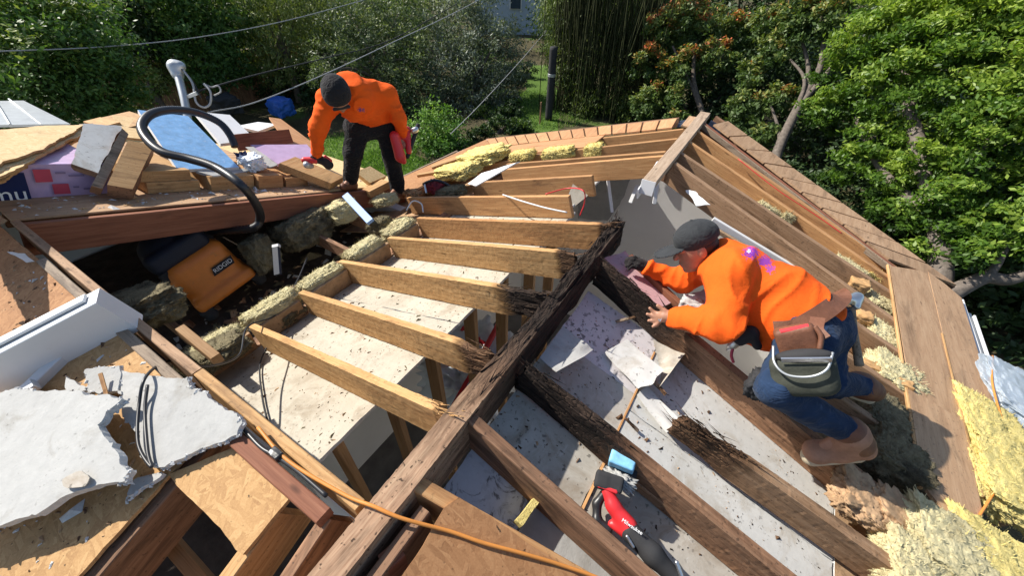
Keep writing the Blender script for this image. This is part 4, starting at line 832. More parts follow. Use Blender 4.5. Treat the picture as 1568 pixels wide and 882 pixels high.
sdf('latch', [('b', vl(-.20, .14, .12), (0.040, 0.034, 0.057), VRT, .012)], .008, M['blackmatt'], vac)
lb = obj('label_plate', mesh('label_plate', [(-.09, 0, -.035), (.10, 0, -.035), (.12, 0, .035), (-.06, 0, .035)], [(0, 1, 2, 3)]), M['blackmatt'], vac, Matrix.Translation(vl(.09, .215, .0)) @ Matrix(np.stack([VR, -VF, VU], 1).tolist()).to_4x4())
textmesh('lettering', 'RIDGID', .05, M['whiteprint'], vac, Matrix.Translation(vl(.105, .218, .0)) @ Matrix(np.stack([VR, VU, VF], 1).tolist()).to_4x4())
sdf('hose_port', [('c', vl(.17, .02, .16), vl(.21, .03, .22), .045, .04)], .009, M['blackmatt'], vac)
HP = [vl(.20, .02, .21), (-2.798, 1.268, -0.555), (-2.743, 1.352, -0.483), (-2.659, 1.338, -0.310), (-2.651, 1.289, -0.118), (-2.914, 1.280, -0.045), (-3.121, 1.213, -0.003), (-3.275, 1.122, 0.043), (-3.456, 1.123, 0.100), (-3.617, 1.181, 0.157), (-3.746, 1.318, 0.189), (-3.842, 1.504, 0.162), (-3.912, 1.705, 0.078), (-3.879, 1.841, -0.040), (-3.787, 1.850, -0.142), (-3.712, 1.816, -0.236)]
tube('hose', HP, .032, M['black'], vac, n=22, ring=12, ribs=1)
# ---------------------------------------------------------------- reciprocating saw on the right ceiling panel
saw = empty('reciprocating_saw', (0.652, 0.732, -0.414), 'red and black cordless saw lying between the near right rafters', 'saw')
sdf('body', [('c', (0.601, 0.721, -0.300), (0.677, 0.694, -0.319), .026, .034), ('c', (0.564, 0.752, -0.280), (0.606, 0.723, -0.299), .022, .026), ('c', (0.622, 0.674, -0.336), (0.695, 0.679, -0.330), .014, .03)], .006, M['tool_red'], saw, k=.015)
sdf('gearbox', [('c', (0.693, 0.681, -0.324), (0.784, 0.657, -0.330), .037, .036), ('c', (0.784, 0.657, -0.330), (0.867, 0.637, -0.346), .036, .029)], .006, M['blackmatt'], saw, k=.02)
sdf('handle', [('c', (0.560, 0.757, -0.295), (0.548, 0.708, -0.328), .016, .017), ('c', (0.548, 0.708, -0.328), (0.571, 0.662, -0.347), .017, .017), ('c', (0.571, 0.662, -0.347), (0.621, 0.655, -0.349), .017, .015)], .005, M['black'], saw, k=.012)
bx = rotm(V((0.600, 0.787, -0.263))-V((0.514, 0.771, -0.270)), (.1, -.4, .9))
sdf('battery', [('b', (0.558, 0.784, -0.270), (.052, .030, .030), bx, .008), ('b', (0.533, 0.778, -0.284), (.028, .032, .040), bx, .012)], .005, M['blackmatt'], saw, k=.008)
sdf('battery_band', [('b', (0.561, 0.759, -0.275), (.040, .010, .024), bx, .005)], .004, M['tool_red'], saw)
sdf('shoe', [('c', (0.855, 0.664, -0.294), (0.885, 0.642, -0.320), .008, .008)], .004, M['metal'], saw)
sdf('shoe_lever', [('c', (0.683, 0.649, -0.295), (0.714, 0.633, -0.304), .006, .006)], .004, M['metal'], saw)
LMx = frame((0.686, 0.679, -0.271), V((0.724, 0.677, -0.274))-V((0.649, 0.683, -0.277)), V((0.572, 0.000, 1.300))-V((0.687, 0.681, -0.275)))
textmesh('lettering', 'Milwaukee', .018, M['whiteprint'], saw, LMx)
bb = empty('blue_block', (0.588, 0.907, -0.393), 'light blue painted block with dark underside beside the saw', 'block')
bx2 = rotm(V((0.626, 0.899, -0.258))-V((0.527, 0.888, -0.265)), (.2, -.2, 1))
sdf('block', [('b', (0.572, 0.888, -0.266), (.050, .034, .040), bx2, .006)], .006, M['bluepaint'], bb)
sdf('base', [('b', (0.591, 0.876, -0.312), (.052, .030, .03), bx2, .006)], .006, M['blackmatt'], bb)
tag(lump('paper_shreds', (0.588, 0.826, -0.299), (.10, .05, .03), M['gyp'], amp=.6, freq=4, fuzz=.2), 'shredded pale paper between the saw and the blue block', 'paper')
tag(lump('paper_shreds', (0.625, 0.837, -0.315), (.04, .03, .02), M['rotbrown'], amp=.6, freq=4, fuzz=.2, n=10), 'dark crumb beside the shredded paper', 'debris')
# pouch and straps on the far left rafters
rp = empty('red_pouch', (-2.164, 2.937, -0.733), 'dark red tool pouch lying among the far left rafters', 'pouch')
lump('pouch_body', (-2.193, 2.933, -0.701), (.20, .14, .12), plain('dark_red_cloth', (.22, .03, .035), .8, .2, var=.3), rp, amp=.3, freq=3)
tube('strap', [(-2.302, 2.854, -0.661), (-2.236, 2.870, -0.619), (-2.178, 2.930, -0.612), (-2.086, 2.986, -0.655), (-1.971, 2.980, -0.703)], .014, M['black'], rp)
tube('buckle', [(-2.260, 2.832, -0.640), (-2.206, 2.788, -0.712)], .012, M['metal'], rp)
# level standing in the void
lv = empty('spirit_level', (-2.322, 1.111, -0.720), 'dark blue level standing among the insulation in the void', 'level')
board('level_body', (-2.403, 1.228, -0.566), (-2.249, 1.092, -0.689), .05, .03, M['vac_blue'], lv, up=(.4, -.6, .4)); board('end_cap', (-2.417, 1.242, -0.554), (-2.403, 1.228, -0.566), .055, .034, M['paint'], lv, up=(.4, -.6, .4))

# ---------------------------------------------------------------- the two roofers
A_ = lambda p: np.array(p, float)
def printed_hoodie(name, spots, ax):
    """orange cloth with small printed marks on it"""
    m, s, col = cloth(name, (.86, .115, .010), fold=.07, var=.06, sheen=0)
    tc = s.n('TexCoord'); col = s.mix(s.ramp(s.noise(tc.outputs['Object'], 5, 6, .7), [(.55, 0), (.8, .35)]), col, (.42, .09, .02))
    for c, r, pc in spots:
        sb = s.n('VectorMath', operation='SUBTRACT'); s.l(tc.outputs['Object'], sb.inputs[0]); sb.inputs[1].default_value = c
        cr = s.n('VectorMath', operation='CROSS_PRODUCT'); s.l(sb.outputs[0], cr.inputs[0]); cr.inputs[1].default_value = ax
        d = s.n('VectorMath', operation='LENGTH'); s.l(cr.outputs[0], d.inputs[0])
        nz = s.noise(tc.outputs['Object'], 95, 3, .6); a = s.n('Math', operation='MULTIPLY_ADD'); s.l(nz, a.inputs[0]); a.inputs[1].default_value = -r*3.2; s.l(d.outputs['Value'], a.inputs[2])
        b = s.n('Math', operation='LESS_THAN'); s.l(a.outputs[0], b.inputs[0]); b.inputs[1].default_value = -r*.85
        col = s.mix(b.outputs[0], col, pc)
    s.l(col, s.b.inputs['Base Color']); return m
M['denim'], _, _ = cloth('denim', (.017, .036, .080), fold=.25, var=.35, wear=((.10, .14, .22), .62))
M['blackcloth'], _, _ = cloth('black_work_trousers', (.014, .014, .016), fold=.5, var=.25)
M['beanie'], _, _ = cloth('black_knit', (.022, .021, .022), fold=.3, var=.2)
M['capgrey'], _, _ = cloth('charcoal_cap', (.035, .037, .04), fold=.15, var=.2)
M['glove'], _, _ = cloth('dark_glove', (.03, .026, .026), fold=.4, var=.3)
def folds(amp, fr, seed, str_=(1, 1, 1)):
    def f(p, d):
        near = np.abs(d) < .05; o = d.copy(); q = p[near]*np.array(str_)*fr
        w_ = q + .6*np.stack([vnoise(q*.7, seed+4), vnoise(q*.7+5, seed+5), vnoise(q*.7+9, seed+6)], 1)
        w_ = w_+.9*np.stack([vnoise(q*.35, seed+7), vnoise(q*.35+3, seed+8), vnoise(q*.35+6, seed+9)], 1)
        r = 1-np.abs(vnoise(w_*.6, seed)); r2 = 1-np.abs(vnoise(w_*1.25, seed+1))
        o[near] = d[near]-amp*(r**5*1.1-.2)-amp*.55*r2**5; return o
    return f
def head_prims(c, fwd, up, s=1.0):
    fwd = A_(fwd)/np.linalg.norm(fwd); up = A_(up)-fwd*(A_(up)@fwd); up /= np.linalg.norm(up); sd = np.cross(fwd, up)
    Q = np.stack([fwd, sd, up], 1); c = A_(c); P = lambda a, b, d_: c+s*(a*fwd+b*sd+d_*up)
    pr = [('e', c, (.098*s, .077*s, .112*s), Q), ('e', P(.030, 0, -.062), (.066*s, .058*s, .060*s), Q), ('c', P(.088, 0, .012), P(.110, 0, -.020), .009*s, .014*s),
          ('e', P(.082, 0, -.055), (.020*s, .028*s, .008*s), Q), ('e', P(.078, 0, -.068), (.022*s, .026*s, .009*s), Q), ('e', P(.070, 0, -.098), (.022*s, .024*s, .02*s), Q),
          ('e', P(.0, .078, -.010), (.020*s, .010*s, .032*s), Q), ('e', P(.0, -.078, -.010), (.020*s, .010*s, .032*s), Q),
          ('e', P(.082, .032, .022), (.018*s, .026*s, .010*s), Q), ('e', P(.082, -.032, .022), (.018*s, .026*s, .010*s), Q)]
    return pr, P, Q
def hand_prims(wr, palm, tips, thumb, s=1.0, curl=(0, 0, -.015)):
    """palm, four fingers bent once, a thumb leaving the side"""
    wr, palm = A_(wr), A_(palm); pr = [('c', wr, palm, .026*s, .030*s)]
    for i, t in enumerate(tips):
        t = A_(t); base = palm+(t-palm)*.28; mid = base+(t-base)*.5-A_(curl)*1.0
        pr += [('c', palm, base, .020*s, .0105*s), ('c', base, mid, .0105*s, .0095*s), ('c', mid, t, .0095*s, .0078*s)]
    b = wr+(palm-wr)*.35; m_ = b+(A_(thumb)-b)*.55; pr += [('c', b, m_, .015*s, .011*s), ('c', m_, thumb, .011*s, .009*s)]
    return pr
# --- right: crouched with both hands on the rotten rafter, looking down the slope to the left
pr_ = empty('person', (1.341, 1.739, -0.446), 'person in orange hoodie and charcoal cap crouching over the right rafters', 'person', 'roofers in orange hoodies')
hip, chest, neck, head = (1.087, 1.850, -0.037), (0.740, 1.904, 0.056), (0.589, 1.964, 0.103), (0.497, 1.955, 0.130)
hN, hF = (1.072, 1.734, -0.027), (1.154, 1.933, -0.071)
kN, aN = (1.010, 1.438, -0.108), (1.365, 1.541, -0.272)
kF, aF = (1.249, 1.762, -0.246), (1.456, 1.967, -0.358)
sN, sF = (0.698, 1.804, 0.118), (0.584, 2.046, 0.007)
eN, wN = (0.743, 1.587, -0.002), (0.544, 1.629, -0.087)
eF, wF = (0.491, 2.048, -0.167), (0.299, 1.998, -0.126)
hp, HPt, HQ = head_prims(head, V((0.403, 1.882, 0.078))-V(head), V((0.482, 1.992, 0.236))-V(head), 1.02)
hands = hand_prims(wN, (0.491, 1.626, -0.104), [(0.410, 1.629, -0.094), (0.409, 1.611, -0.122), (0.427, 1.597, -0.148), (0.458, 1.585, -0.163)], (0.441, 1.632, -0.062), 1.08, (0, 0, .014))
body = hp+[('c', neck, head, .055, .055), ('c', chest, hip, .11, .12), ('c', chest, neck, .09, .055), ('c', sN, sF, .06, .06), ('c', hN, hF, .09, .09), ('c', hN, kN, .075, .055), ('c', kN, aN, .055, .035), ('c', hF, kF, .075, .055), ('c', kF, aF, .05, .035),
           ('c', aN, (1.311, 1.509, -0.427), .03, .025), ('c', aF, (1.350, 1.922, -0.302), .03, .025),
           ('c', sN, eN, .06, .042), ('c', eN, wN, .04, .027), ('c', sF, eF, .055, .04), ('c', eF, wF, .04, .027)]+hands+hand_prims(wF, (0.237, 1.979, -0.105), [(0.167, 1.965, -0.088), (0.166, 1.954, -0.105), (0.178, 1.943, -0.122), (0.198, 1.938, -0.134)], (0.208, 1.967, -0.062), 1.0)
sdf('body', body, .0066, M['skin'], pr_, k=.007)
M['hood_back'] = printed_hoodie('orange_hoodie_back_print', [((0.729, 1.865, 0.242), .035, (.24, .04, .36)), ((0.719, 1.867, 0.245), .010, (.8, .6, .85)), ((0.797, 1.850, 0.228), .032, (.27, .05, .34)), ((0.827, 1.825, 0.212), .022, (.36, .07, .30))], (V((0.572, 0.000, 1.300))-V((0.763, 1.855, 0.229))).normalized())
sdf('hoodie', [('c', chest, (0.908, 1.900, -0.007), .150, .178), ('c', (0.908, 1.900, -0.007), (1.051, 1.883, -0.040), .178, .165), ('c', (0.884, 1.821, -0.036), (0.953, 1.814, -0.027), .14, .15), ('c', sN, sF, .095, .095), ('c', sN, eN, .090, .066), ('c', eN, wN, .068, .042), ('c', sF, eF, .085, .066), ('c', eF, wF, .062, .042),
              ('c', (0.620, 2.062, 0.073), (0.651, 1.875, 0.151), .06, .062), ('c', (0.618, 2.028, 0.134), (0.709, 1.968, 0.117), .05, .07)], .0095, M['hood_back'], pr_, k=.035, fn=folds(.020, 6.5, 3, (1.7, .6, 1.0)))
sdf('trousers', [('c', hN, hF, .128, .128), ('c', hip, hN, .13, .12), ('c', hN, kN, .092, .064), ('c', kN, aN, .066, .050), ('c', hF, kF, .10, .072), ('c', kF, aF, .07, .054)], .011, M['denim'], pr_, k=.03, fn=folds(.013, 12, 8))
for nm, a, t, h_ in (('near', aN, (1.312, 1.510, -0.440), (1.445, 1.550, -0.341)), ('far', aF, (1.336, 1.913, -0.319), (1.528, 1.992, -0.388))):
    a, t, h_ = A_(a), A_(t), A_(h_)
    bt = sdf('boot', [('c', a, h_*.55+a*.45, .062, .055), ('c', h_, t, .046, .044), ('c', a, (t+h_)/2, .060, .05), ('e', t, (.052, .052, .045))], .008, M['leather' if nm == 'far' else 'suede'], pr_, k=.03)
    sdf('sole', [('c', h_+A_((0, 0, -.050)), t+A_((0, 0, -.044)), .034, .044)], .008, M['sole'], bt)
    sdf('boot_collar', [('c', a+(a-h_)*.15, h_*.6+a*.4, .066, .060)], .009, M['leather'], bt)
cp = sdf('cap', [('e', HPt(-.012, 0, .052), (.114, .094, .088), HQ), ('c', HPt(-.012, 0, .139), HPt(-.012, 0, .142), .008, .007)], .007, M['capgrey'], pr_, k=.01, fn=lambda p, d: np.maximum(d, -((p-HPt(0, 0, .012))@HQ[:, 2]+.18*((p-HPt(0, 0, .012))@HQ[:, 0]))))
sdf('brim', [('e', HPt(.125, 0, .030), (.088, .082, .008), HQ)], .006, M['capgrey'], cp, fn=lambda p, d: np.maximum(d, -((p-HPt(.07, 0, 0))@HQ[:, 0])))
sdf('hair', [('e', HPt(-.022, 0, .0), (.088, .083, .075), HQ)], .007, M['hair'], pr_, fn=lambda p, d: np.maximum(d, ((p-HPt(.005, 0, 0))@HQ[:, 0])))
sdf('glove', hand_prims(wF, (0.237, 1.979, -0.105), [(0.167, 1.965, -0.088), (0.166, 1.954, -0.105), (0.178, 1.943, -0.122), (0.198, 1.938, -0.134)], (0.208, 1.967, -0.062), 1.3), .007, M['glove'], pr_, k=.012)
tube('wedding_ring', [(0.471, 1.570, -0.091), (0.482, 1.567, -0.096), (0.483, 1.576, -0.085)], .0035, M['metal'], pr_, ring=6)
# belt, pouches, hammer
belt = empty('tool_belt', (1.059, 1.702, -0.006), 'brown leather tool belt with olive pouches on the crouching person', 'tool belt')
BC = [(0.929, 1.640, 0.038), (0.990, 1.651, 0.072), (1.043, 1.706, 0.114), (1.100, 1.811, 0.129), (1.150, 1.951, 0.105), (1.164, 2.096, 0.032)]
def strap(name, pts, w_, t, m, parent, up):
    P = catmull(pts, 8); T = np.gradient(P, axis=0); vs = []
    for p, tt in zip(P, T):
        tt = tt/np.linalg.norm(tt); s_ = np.cross(tt, A_(up)); s_ /= np.linalg.norm(s_); n_ = np.cross(s_, tt)
        vs += [p+s_*w_/2+n_*t/2, p-s_*w_/2+n_*t/2, p-s_*w_/2-n_*t/2, p+s_*w_/2-n_*t/2]
    k = len(P); f = [(i*4+j, i*4+(j+1) % 4, i*4+4+(j+1) % 4, i*4+4+j) for i in range(k-1) for j in range(4)]+[(3, 2, 1, 0), (k*4-4, k*4-3, k*4-2, k*4-1)]
    return obj(name, mesh(name, vs, f), m, parent)
strap('belt_strap', BC, .075, .012, M['leather'], belt, V((0.572, 0.000, 1.300))-V(BC[2]))
strap('belt_trim', [A_(p)+A_((.012, -.012, -.045)) for p in BC[1:4]], .018, .008, M['orange_cord'], belt, V((0.572, 0.000, 1.300))-V(BC[2]))
pq = rotm(V((1.137, 1.540, 0.070))-V((0.968, 1.510, -0.029)), (-.1, .35, .9))
po = sdf('pouch', [('b', (1.067, 1.481, 0.002), (.112, .05, .072), pq, .03), ('b', (1.080, 1.452, -0.025), (.098, .045, .045), pq, .035)], .009, M['olive'], belt, k=.03)
sdf('pouch_mouth_shade', [('e', (1.033, 1.494, 0.077), (.098, .034, .028), pq)], .008, M['blackmatt'], po)  # black blob painting the shade inside the open pouch
board('metal_rule', (0.961, 1.441, 0.068), (1.101, 1.464, 0.142), .008, .022, M['metal'], po)
tube('pouch_rim', [(0.931, 1.511, 0.056), (0.952, 1.440, 0.034), (1.002, 1.408, 0.028), (1.068, 1.413, 0.058), (1.105, 1.441, 0.099), (1.109, 1.511, 0.130)], .005, M['galv'], po)
po2 = sdf('pouch', [('b', (1.004, 1.565, 0.082), (.072, .035, .065), rotm(V((1.047, 1.559, 0.141))-V((0.941, 1.529, 0.065)), (-.1, .35, .9)), .02)], .008, M['leather'], belt, k=.02)
board('red_lining', (0.930, 1.549, 0.112), (1.008, 1.577, 0.167), .02, .012, M['tool_red'], po2)
tube('loop', [(1.029, 1.583, 0.166), (1.060, 1.560, 0.148), (1.074, 1.527, 0.110)], .010, M['leather'], belt)
strap('hanging_strap', [(1.044, 1.668, 0.151), (1.046, 1.599, 0.142), (1.076, 1.561, 0.138)], .05, .008, M['leather'], belt, V((0.572, 0.000, 1.300))-V(BC[2]))
hm = empty('hammer', (1.366, 1.906, -0.196), 'hammer with a brown handle hanging behind the tool belt', 'hammer')
tube('handle', [(1.234, 2.040, 0.016), (1.292, 1.982, -0.080), (1.371, 1.914, -0.201)], [.017, .015, .019], M['grey'], hm)
sdf('head', [('c', (1.182, 2.005, 0.051), (1.242, 2.082, 0.048), .022, .022), ('c', (1.242, 2.082, 0.048), (1.252, 2.040, 0.025), .02, .016), ('c', (1.182, 2.005, 0.051), (1.173, 1.975, 0.036), .018, .01)], .007, M['metal'], hm)
dr = empty('drill', (0.852, 1.660, -0.116), 'black drill with a metal chuck hanging at the belly of the crouching person', 'drill')
sdf('body', [('c', (0.864, 1.665, -0.045), (0.833, 1.646, -0.090), .034, .032), ('c', (0.864, 1.665, -0.045), (0.914, 1.661, -0.101), .022, .02)], .008, M['blackmatt'], dr, k=.02)
sdf('chuck', [('c', (0.830, 1.641, -0.097), (0.818, 1.628, -0.129), .025, .018), ('c', (0.818, 1.628, -0.129), (0.808, 1.619, -0.156), .008, .006)], .006, M['metal'], dr)
tube('tag_ribbon', [(0.823, 1.613, -0.130), (0.831, 1.597, -0.161), (0.852, 1.593, -0.192)], .007, M['redprint'], dr, ring=5)
kp = tag(lump('knee_pad', (0.966, 1.485, -0.160), (.10, .10, .14), M['blackmatt'], amp=.2), 'black knee pad strapped to the crouching person', 'knee pad')
# --- left: bent over, one hand on the board, a red tool in the other
pl = empty('person', (-2.897, 2.668, -0.813), 'person in black trousers and orange hoodie bending over the far deck', 'person', 'roofers in orange hoodies')
hA, hB = (-2.900, 2.665, -0.115), (-2.776, 2.904, -0.138); kA, kB = (-2.916, 2.538, -0.353), (-2.724, 2.860, -0.445); aA, aB = (-3.013, 2.500, -0.636), (-2.741, 2.884, -0.827)
pel, ch2 = (-2.867, 2.825, -0.081), (-2.748, 2.598, 0.189)
sA, sB = (-2.892, 2.407, 0.197), (-2.645, 2.870, 0.157); eA, wA = (-2.926, 2.243, -0.021), (-3.027, 2.208, -0.255); eB, wB = (-2.548, 2.894, -0.034), (-2.587, 2.947, -0.220)
hd2 = (-2.678, 2.352, 0.277)
hp2, HP2, HQ2 = head_prims(hd2, V((-2.591, 2.310, 0.088))-V(hd2), V((-2.582, 2.255, 0.403))-V(hd2), 1.12)
sdf('body', hp2+[('c', hd2, (-2.744, 2.529, 0.250), .06, .06), ('c', ch2, pel, .11, .11), ('c', sA, sB, .06, .06), ('c', sA, eA, .055, .042), ('c', eA, wA, .04, .03), ('c', sB, eB, .055, .042), ('c', eB, wB, .04, .03), ('c', hA, kA, .075, .055), ('c', kA, aA, .055, .035), ('c', hB, kB, .075, .055), ('c', kB, aB, .055, .035), ('c', hA, hB, .09, .09),
     ('c', aA, (-2.989, 2.387, -0.675), .03, .025), ('c', aB, (-2.714, 2.757, -0.854), .03, .025)]
    + hand_prims(wB, (-2.596, 2.931, -0.291), [(-2.586, 2.872, -0.333), (-2.566, 2.886, -0.347), (-2.547, 2.905, -0.349), (-2.530, 2.928, -0.339)], (-2.596, 2.854, -0.288), 1.0), .010, M['skin'], pl, k=.02)
M['hood_front'] = printed_hoodie('orange_hoodie_chest_print', [((-2.580, 2.473, 0.144), .022, (.22, .06, .16)), ((-2.570, 2.501, 0.139), .018, (.25, .08, .16))], (V((0.572, 0.000, 1.300))-V((-2.589, 2.508, 0.134))).normalized())
sdf('hoodie', [('c', ch2, (-2.833, 2.774, 0.002), .165, .150), ('c', sA, sB, .105, .105), ('c', sA, eA, .092, .068), ('c', eA, wA, .072, .050), ('c', sB, eB, .088, .066), ('c', eB, wB, .070, .046), ('c', (-2.803, 2.576, 0.308), (-2.711, 2.542, 0.263), .085, .085), ('c', (-2.763, 2.583, 0.121), (-2.751, 2.830, 0.015), .14, .13), ('c', (-2.819, 2.629, 0.239), (-2.738, 2.854, 0.146), .125, .125), ('c', (-2.835, 2.510, 0.338), (-2.775, 2.615, 0.316), .045, .06)], .012, M['hood_front'], pl, k=.045, fn=folds(.017, 8, 21, (1, 1, 1.6)))
sdf('trousers', [('c', hA, hB, .135, .135), ('c', (-2.878, 2.753, -0.065), (-2.803, 2.875, -0.070), .14, .14), ('c', hA, kA, .122, .092), ('c', kA, aA, .094, .078), ('c', hB, kB, .122, .092), ('c', kB, aB, .094, .078)], .012, M['blackcloth'], pl, k=.03, fn=folds(.011, 9, 31))
for a, t, h_ in ((aA, (-2.994, 2.371, -0.685), (-3.030, 2.510, -0.737)), (aB, (-2.698, 2.755, -0.881), (-2.727, 2.918, -0.936))):
    bt = sdf('boot', [('c', a, h_, .06, .05), ('c', h_, t, .045, .042)], .010, M['leather'], pl, k=.03)
sdf('beanie', [('e', HP2(-.012, 0, .045), (.132, .120, .120), HQ2), ('c', HP2(-.03, 0, -.02), HP2(-.06, 0, .03), .113, .10)], .009, M['beanie'], pl, k=.03, fn=lambda p, d: np.maximum(d, ((p-HP2(.045, 0, 0))@HQ2[:, 0])*.75-((p-HP2(.04, 0, .02))@HQ2[:, 2])*.65))
sdf('glasses', [('b', HP2(.095, 0, .018), (.012, .075, .02), HQ2, .008)], .006, M['blackmatt'], pl)
sdf('glove', hand_prims(wA, (-3.085, 2.226, -0.327), [(-3.112, 2.163, -0.352), (-3.112, 2.183, -0.379), (-3.108, 2.219, -0.397), (-3.089, 2.250, -0.397)], (-3.027, 2.257, -0.331), 1.35), .008, M['glove'], pl, k=.012)
t1 = empty('power_tool', (-3.130, 2.252, -0.415), 'small red and black power tool under the gloved hand of the bent person', 'power tool')
sdf('motor', [('c', (-3.052, 2.282, -0.379), (-3.041, 2.305, -0.426), .045, .048), ('c', (-3.094, 2.196, -0.346), (-3.039, 2.292, -0.393), .03, .035)], .009, M['blackmatt'], t1, k=.02)
sdf('casing', [('c', (-3.154, 2.137, -0.346), (-3.087, 2.203, -0.353), .03, .034), ('c', (-3.038, 2.293, -0.339), (-3.020, 2.326, -0.387), .018, .018)], .008, M['tool_red'], t1, k=.02)
sdf('guard', [('c', (-3.119, 2.127, -0.381), (-3.114, 2.160, -0.405), .036, .028)], .008, M['galv'], t1)
t2 = empty('power_tool', (-2.525, 2.841, -0.442), 'red cordless saw hanging from the right hand of the bent person', 'power tool')
sdf('casing', [('c', (-2.588, 2.831, -0.199), (-2.533, 2.811, -0.398), .050, .055), ('c', (-2.533, 2.811, -0.398), (-2.503, 2.818, -0.443), .05, .03)], .010, M['tool_red'], t2, k=.02)
sdf('grip', [('c', (-2.614, 2.892, -0.209), (-2.562, 2.975, -0.277), .03, .03), ('c', (-2.575, 3.010, -0.182), (-2.508, 2.917, -0.372), .032, .03)], .009, M['tool_red'], t2, k=.02)
sdf('rail', [('c', (-2.517, 3.111, -0.158), (-2.509, 2.888, -0.419), .024, .022)], .008, M['blackmatt'], t2, k=.01)
sdf('blade_guard', [('c', (-2.500, 3.058, -0.180), (-2.517, 3.035, -0.191), .03, .03)], .008, M['metal'], t2)

# ---------------------------------------------------------------- yard and trees behind
def ground_mat(lawn=False):
    s = NT('lawn' if lawn else 'yard'); co = s.coord((1, 1, 1), False); n = s.noise(co, .35, 5, .6, .4); f = s.noise(co, 14, 5, .7)
    g = s.ramp(f, [(.3, (.045, .085, .016)), (.7, (.13, .21, .045))]); d = s.ramp(f, [(.3, (.045, .034, .022)), (.7, (.11, .085, .055))])
    c = s.mix(s.ramp(n, [(.36, 0), (.46, .9)]), g, d) if not lawn else g; s.bump(f, .6, .05); return s.out(c, .95, .1)  # mostly dark soil: tree shade over the lawn put into the ground colour
me = mesh('ground', [(-260, -260, 0), (260, -260, 0), (260, 260, 0), (-260, 260, 0)], [(0, 1, 2, 3)])
tag(obj('ground', me, ground_mat(), None, Matrix.Translation((0, 0, GZ))), 'grass and soil of the yard with tree shade in the colour', None, None, 'structure')
for pts_, lab in ((((-12.517, 7.825, -3.900), (-11.360, 9.383, -3.900), (-8.303, 8.735, -3.900), (-6.990, 6.770, -3.900), (-8.721, 5.605, -3.900)), 'sunlit lawn beyond the bent person'), (((-6.863, 12.515, -3.900), (-9.058, 16.406, -3.900), (-11.875, 22.189, -3.900), (-10.821, 22.980, -3.900), (-5.842, 13.634, -3.900)), 'sunlit lawn beside the dark pole'), (((-21.589, 6.290, -3.900), (-27.213, 9.764, -3.900), (-25.599, 11.890, -3.900), (-20.212, 8.394, -3.900)), 'sunlit lawn behind the fence')):
    tag(slab('lawn', [(x, y, GZ+.012) for x, y, z in pts_], .01, ground_mat(True), None, jag=.15, step=.4), lab, None, None, 'structure')  # green sheets cut to the sunlit patches of the shaded lawn
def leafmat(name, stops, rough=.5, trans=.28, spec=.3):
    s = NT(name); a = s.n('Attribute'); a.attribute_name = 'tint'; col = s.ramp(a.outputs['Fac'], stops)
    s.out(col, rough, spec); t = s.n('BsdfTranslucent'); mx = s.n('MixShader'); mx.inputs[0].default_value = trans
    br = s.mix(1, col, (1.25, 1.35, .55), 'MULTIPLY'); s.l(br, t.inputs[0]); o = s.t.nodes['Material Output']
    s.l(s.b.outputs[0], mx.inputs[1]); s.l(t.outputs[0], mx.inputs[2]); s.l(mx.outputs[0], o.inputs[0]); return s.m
LM = {
 'dark': leafmat('leaf_dark', [(0, (0.019, 0.037, 0.016)), (.6, (0.046, 0.085, 0.028)), (1, (0.132, 0.178, 0.046))]),
 'lime': leafmat('leaf_bright', [(0, (.024, .058, .009)), (.45, (.100, .190, .024)), (1, (.34, .43, .070))], .45, .36),
 'hedge': leafmat('leaf_hedge', [(0, (0.036, 0.085, 0.021)), (.6, (0.091, 0.172, 0.036)), (1, (0.302, 0.343, 0.070))]),
 'olive': leafmat('leaf_olive', [(0, (0.051, 0.080, 0.038)), (.6, (0.140, 0.181, 0.080)), (1, (0.348, 0.384, 0.174))], .5),
 'silver': leafmat('leaf_silver', [(0, (0.065, 0.088, 0.065)), (.6, (0.174, 0.204, 0.144)), (1, (0.465, 0.500, 0.396))], .5),
 'wispy': leafmat('leaf_wispy', [(0, (0.087, 0.119, 0.035)), (.6, (0.206, 0.249, 0.070)), (1, (0.434, 0.456, 0.162))], .5),
 'bamboo': leafmat('leaf_bamboo', [(0, (0.042, 0.076, 0.022)), (.6, (0.121, 0.163, 0.038)), (1, (0.313, 0.356, 0.084))], .5),
 'photinia': leafmat('leaf_photinia', [(0, (0.037, 0.074, 0.023)), (.55, (0.102, 0.158, 0.041)), (.8, (0.242, 0.260, 0.065)), (.92, (0.484, 0.186, 0.065)), (1, (0.614, 0.167, 0.074))], .5),
 'round': leafmat('leaf_round', [(0, (0.045, 0.107, 0.018)), (.6, (0.107, 0.223, 0.036)), (1, (0.285, 0.428, 0.081))], .5),
}
M['bark'] = plain('bark', (.13, .105, .085), .9, .2, var=.45, nscale=14, bump=1.0)
M['bark_pale'] = plain('bark_pale', (.15, .125, .105), .9, .2, var=.4, nscale=12, bump=1.0)
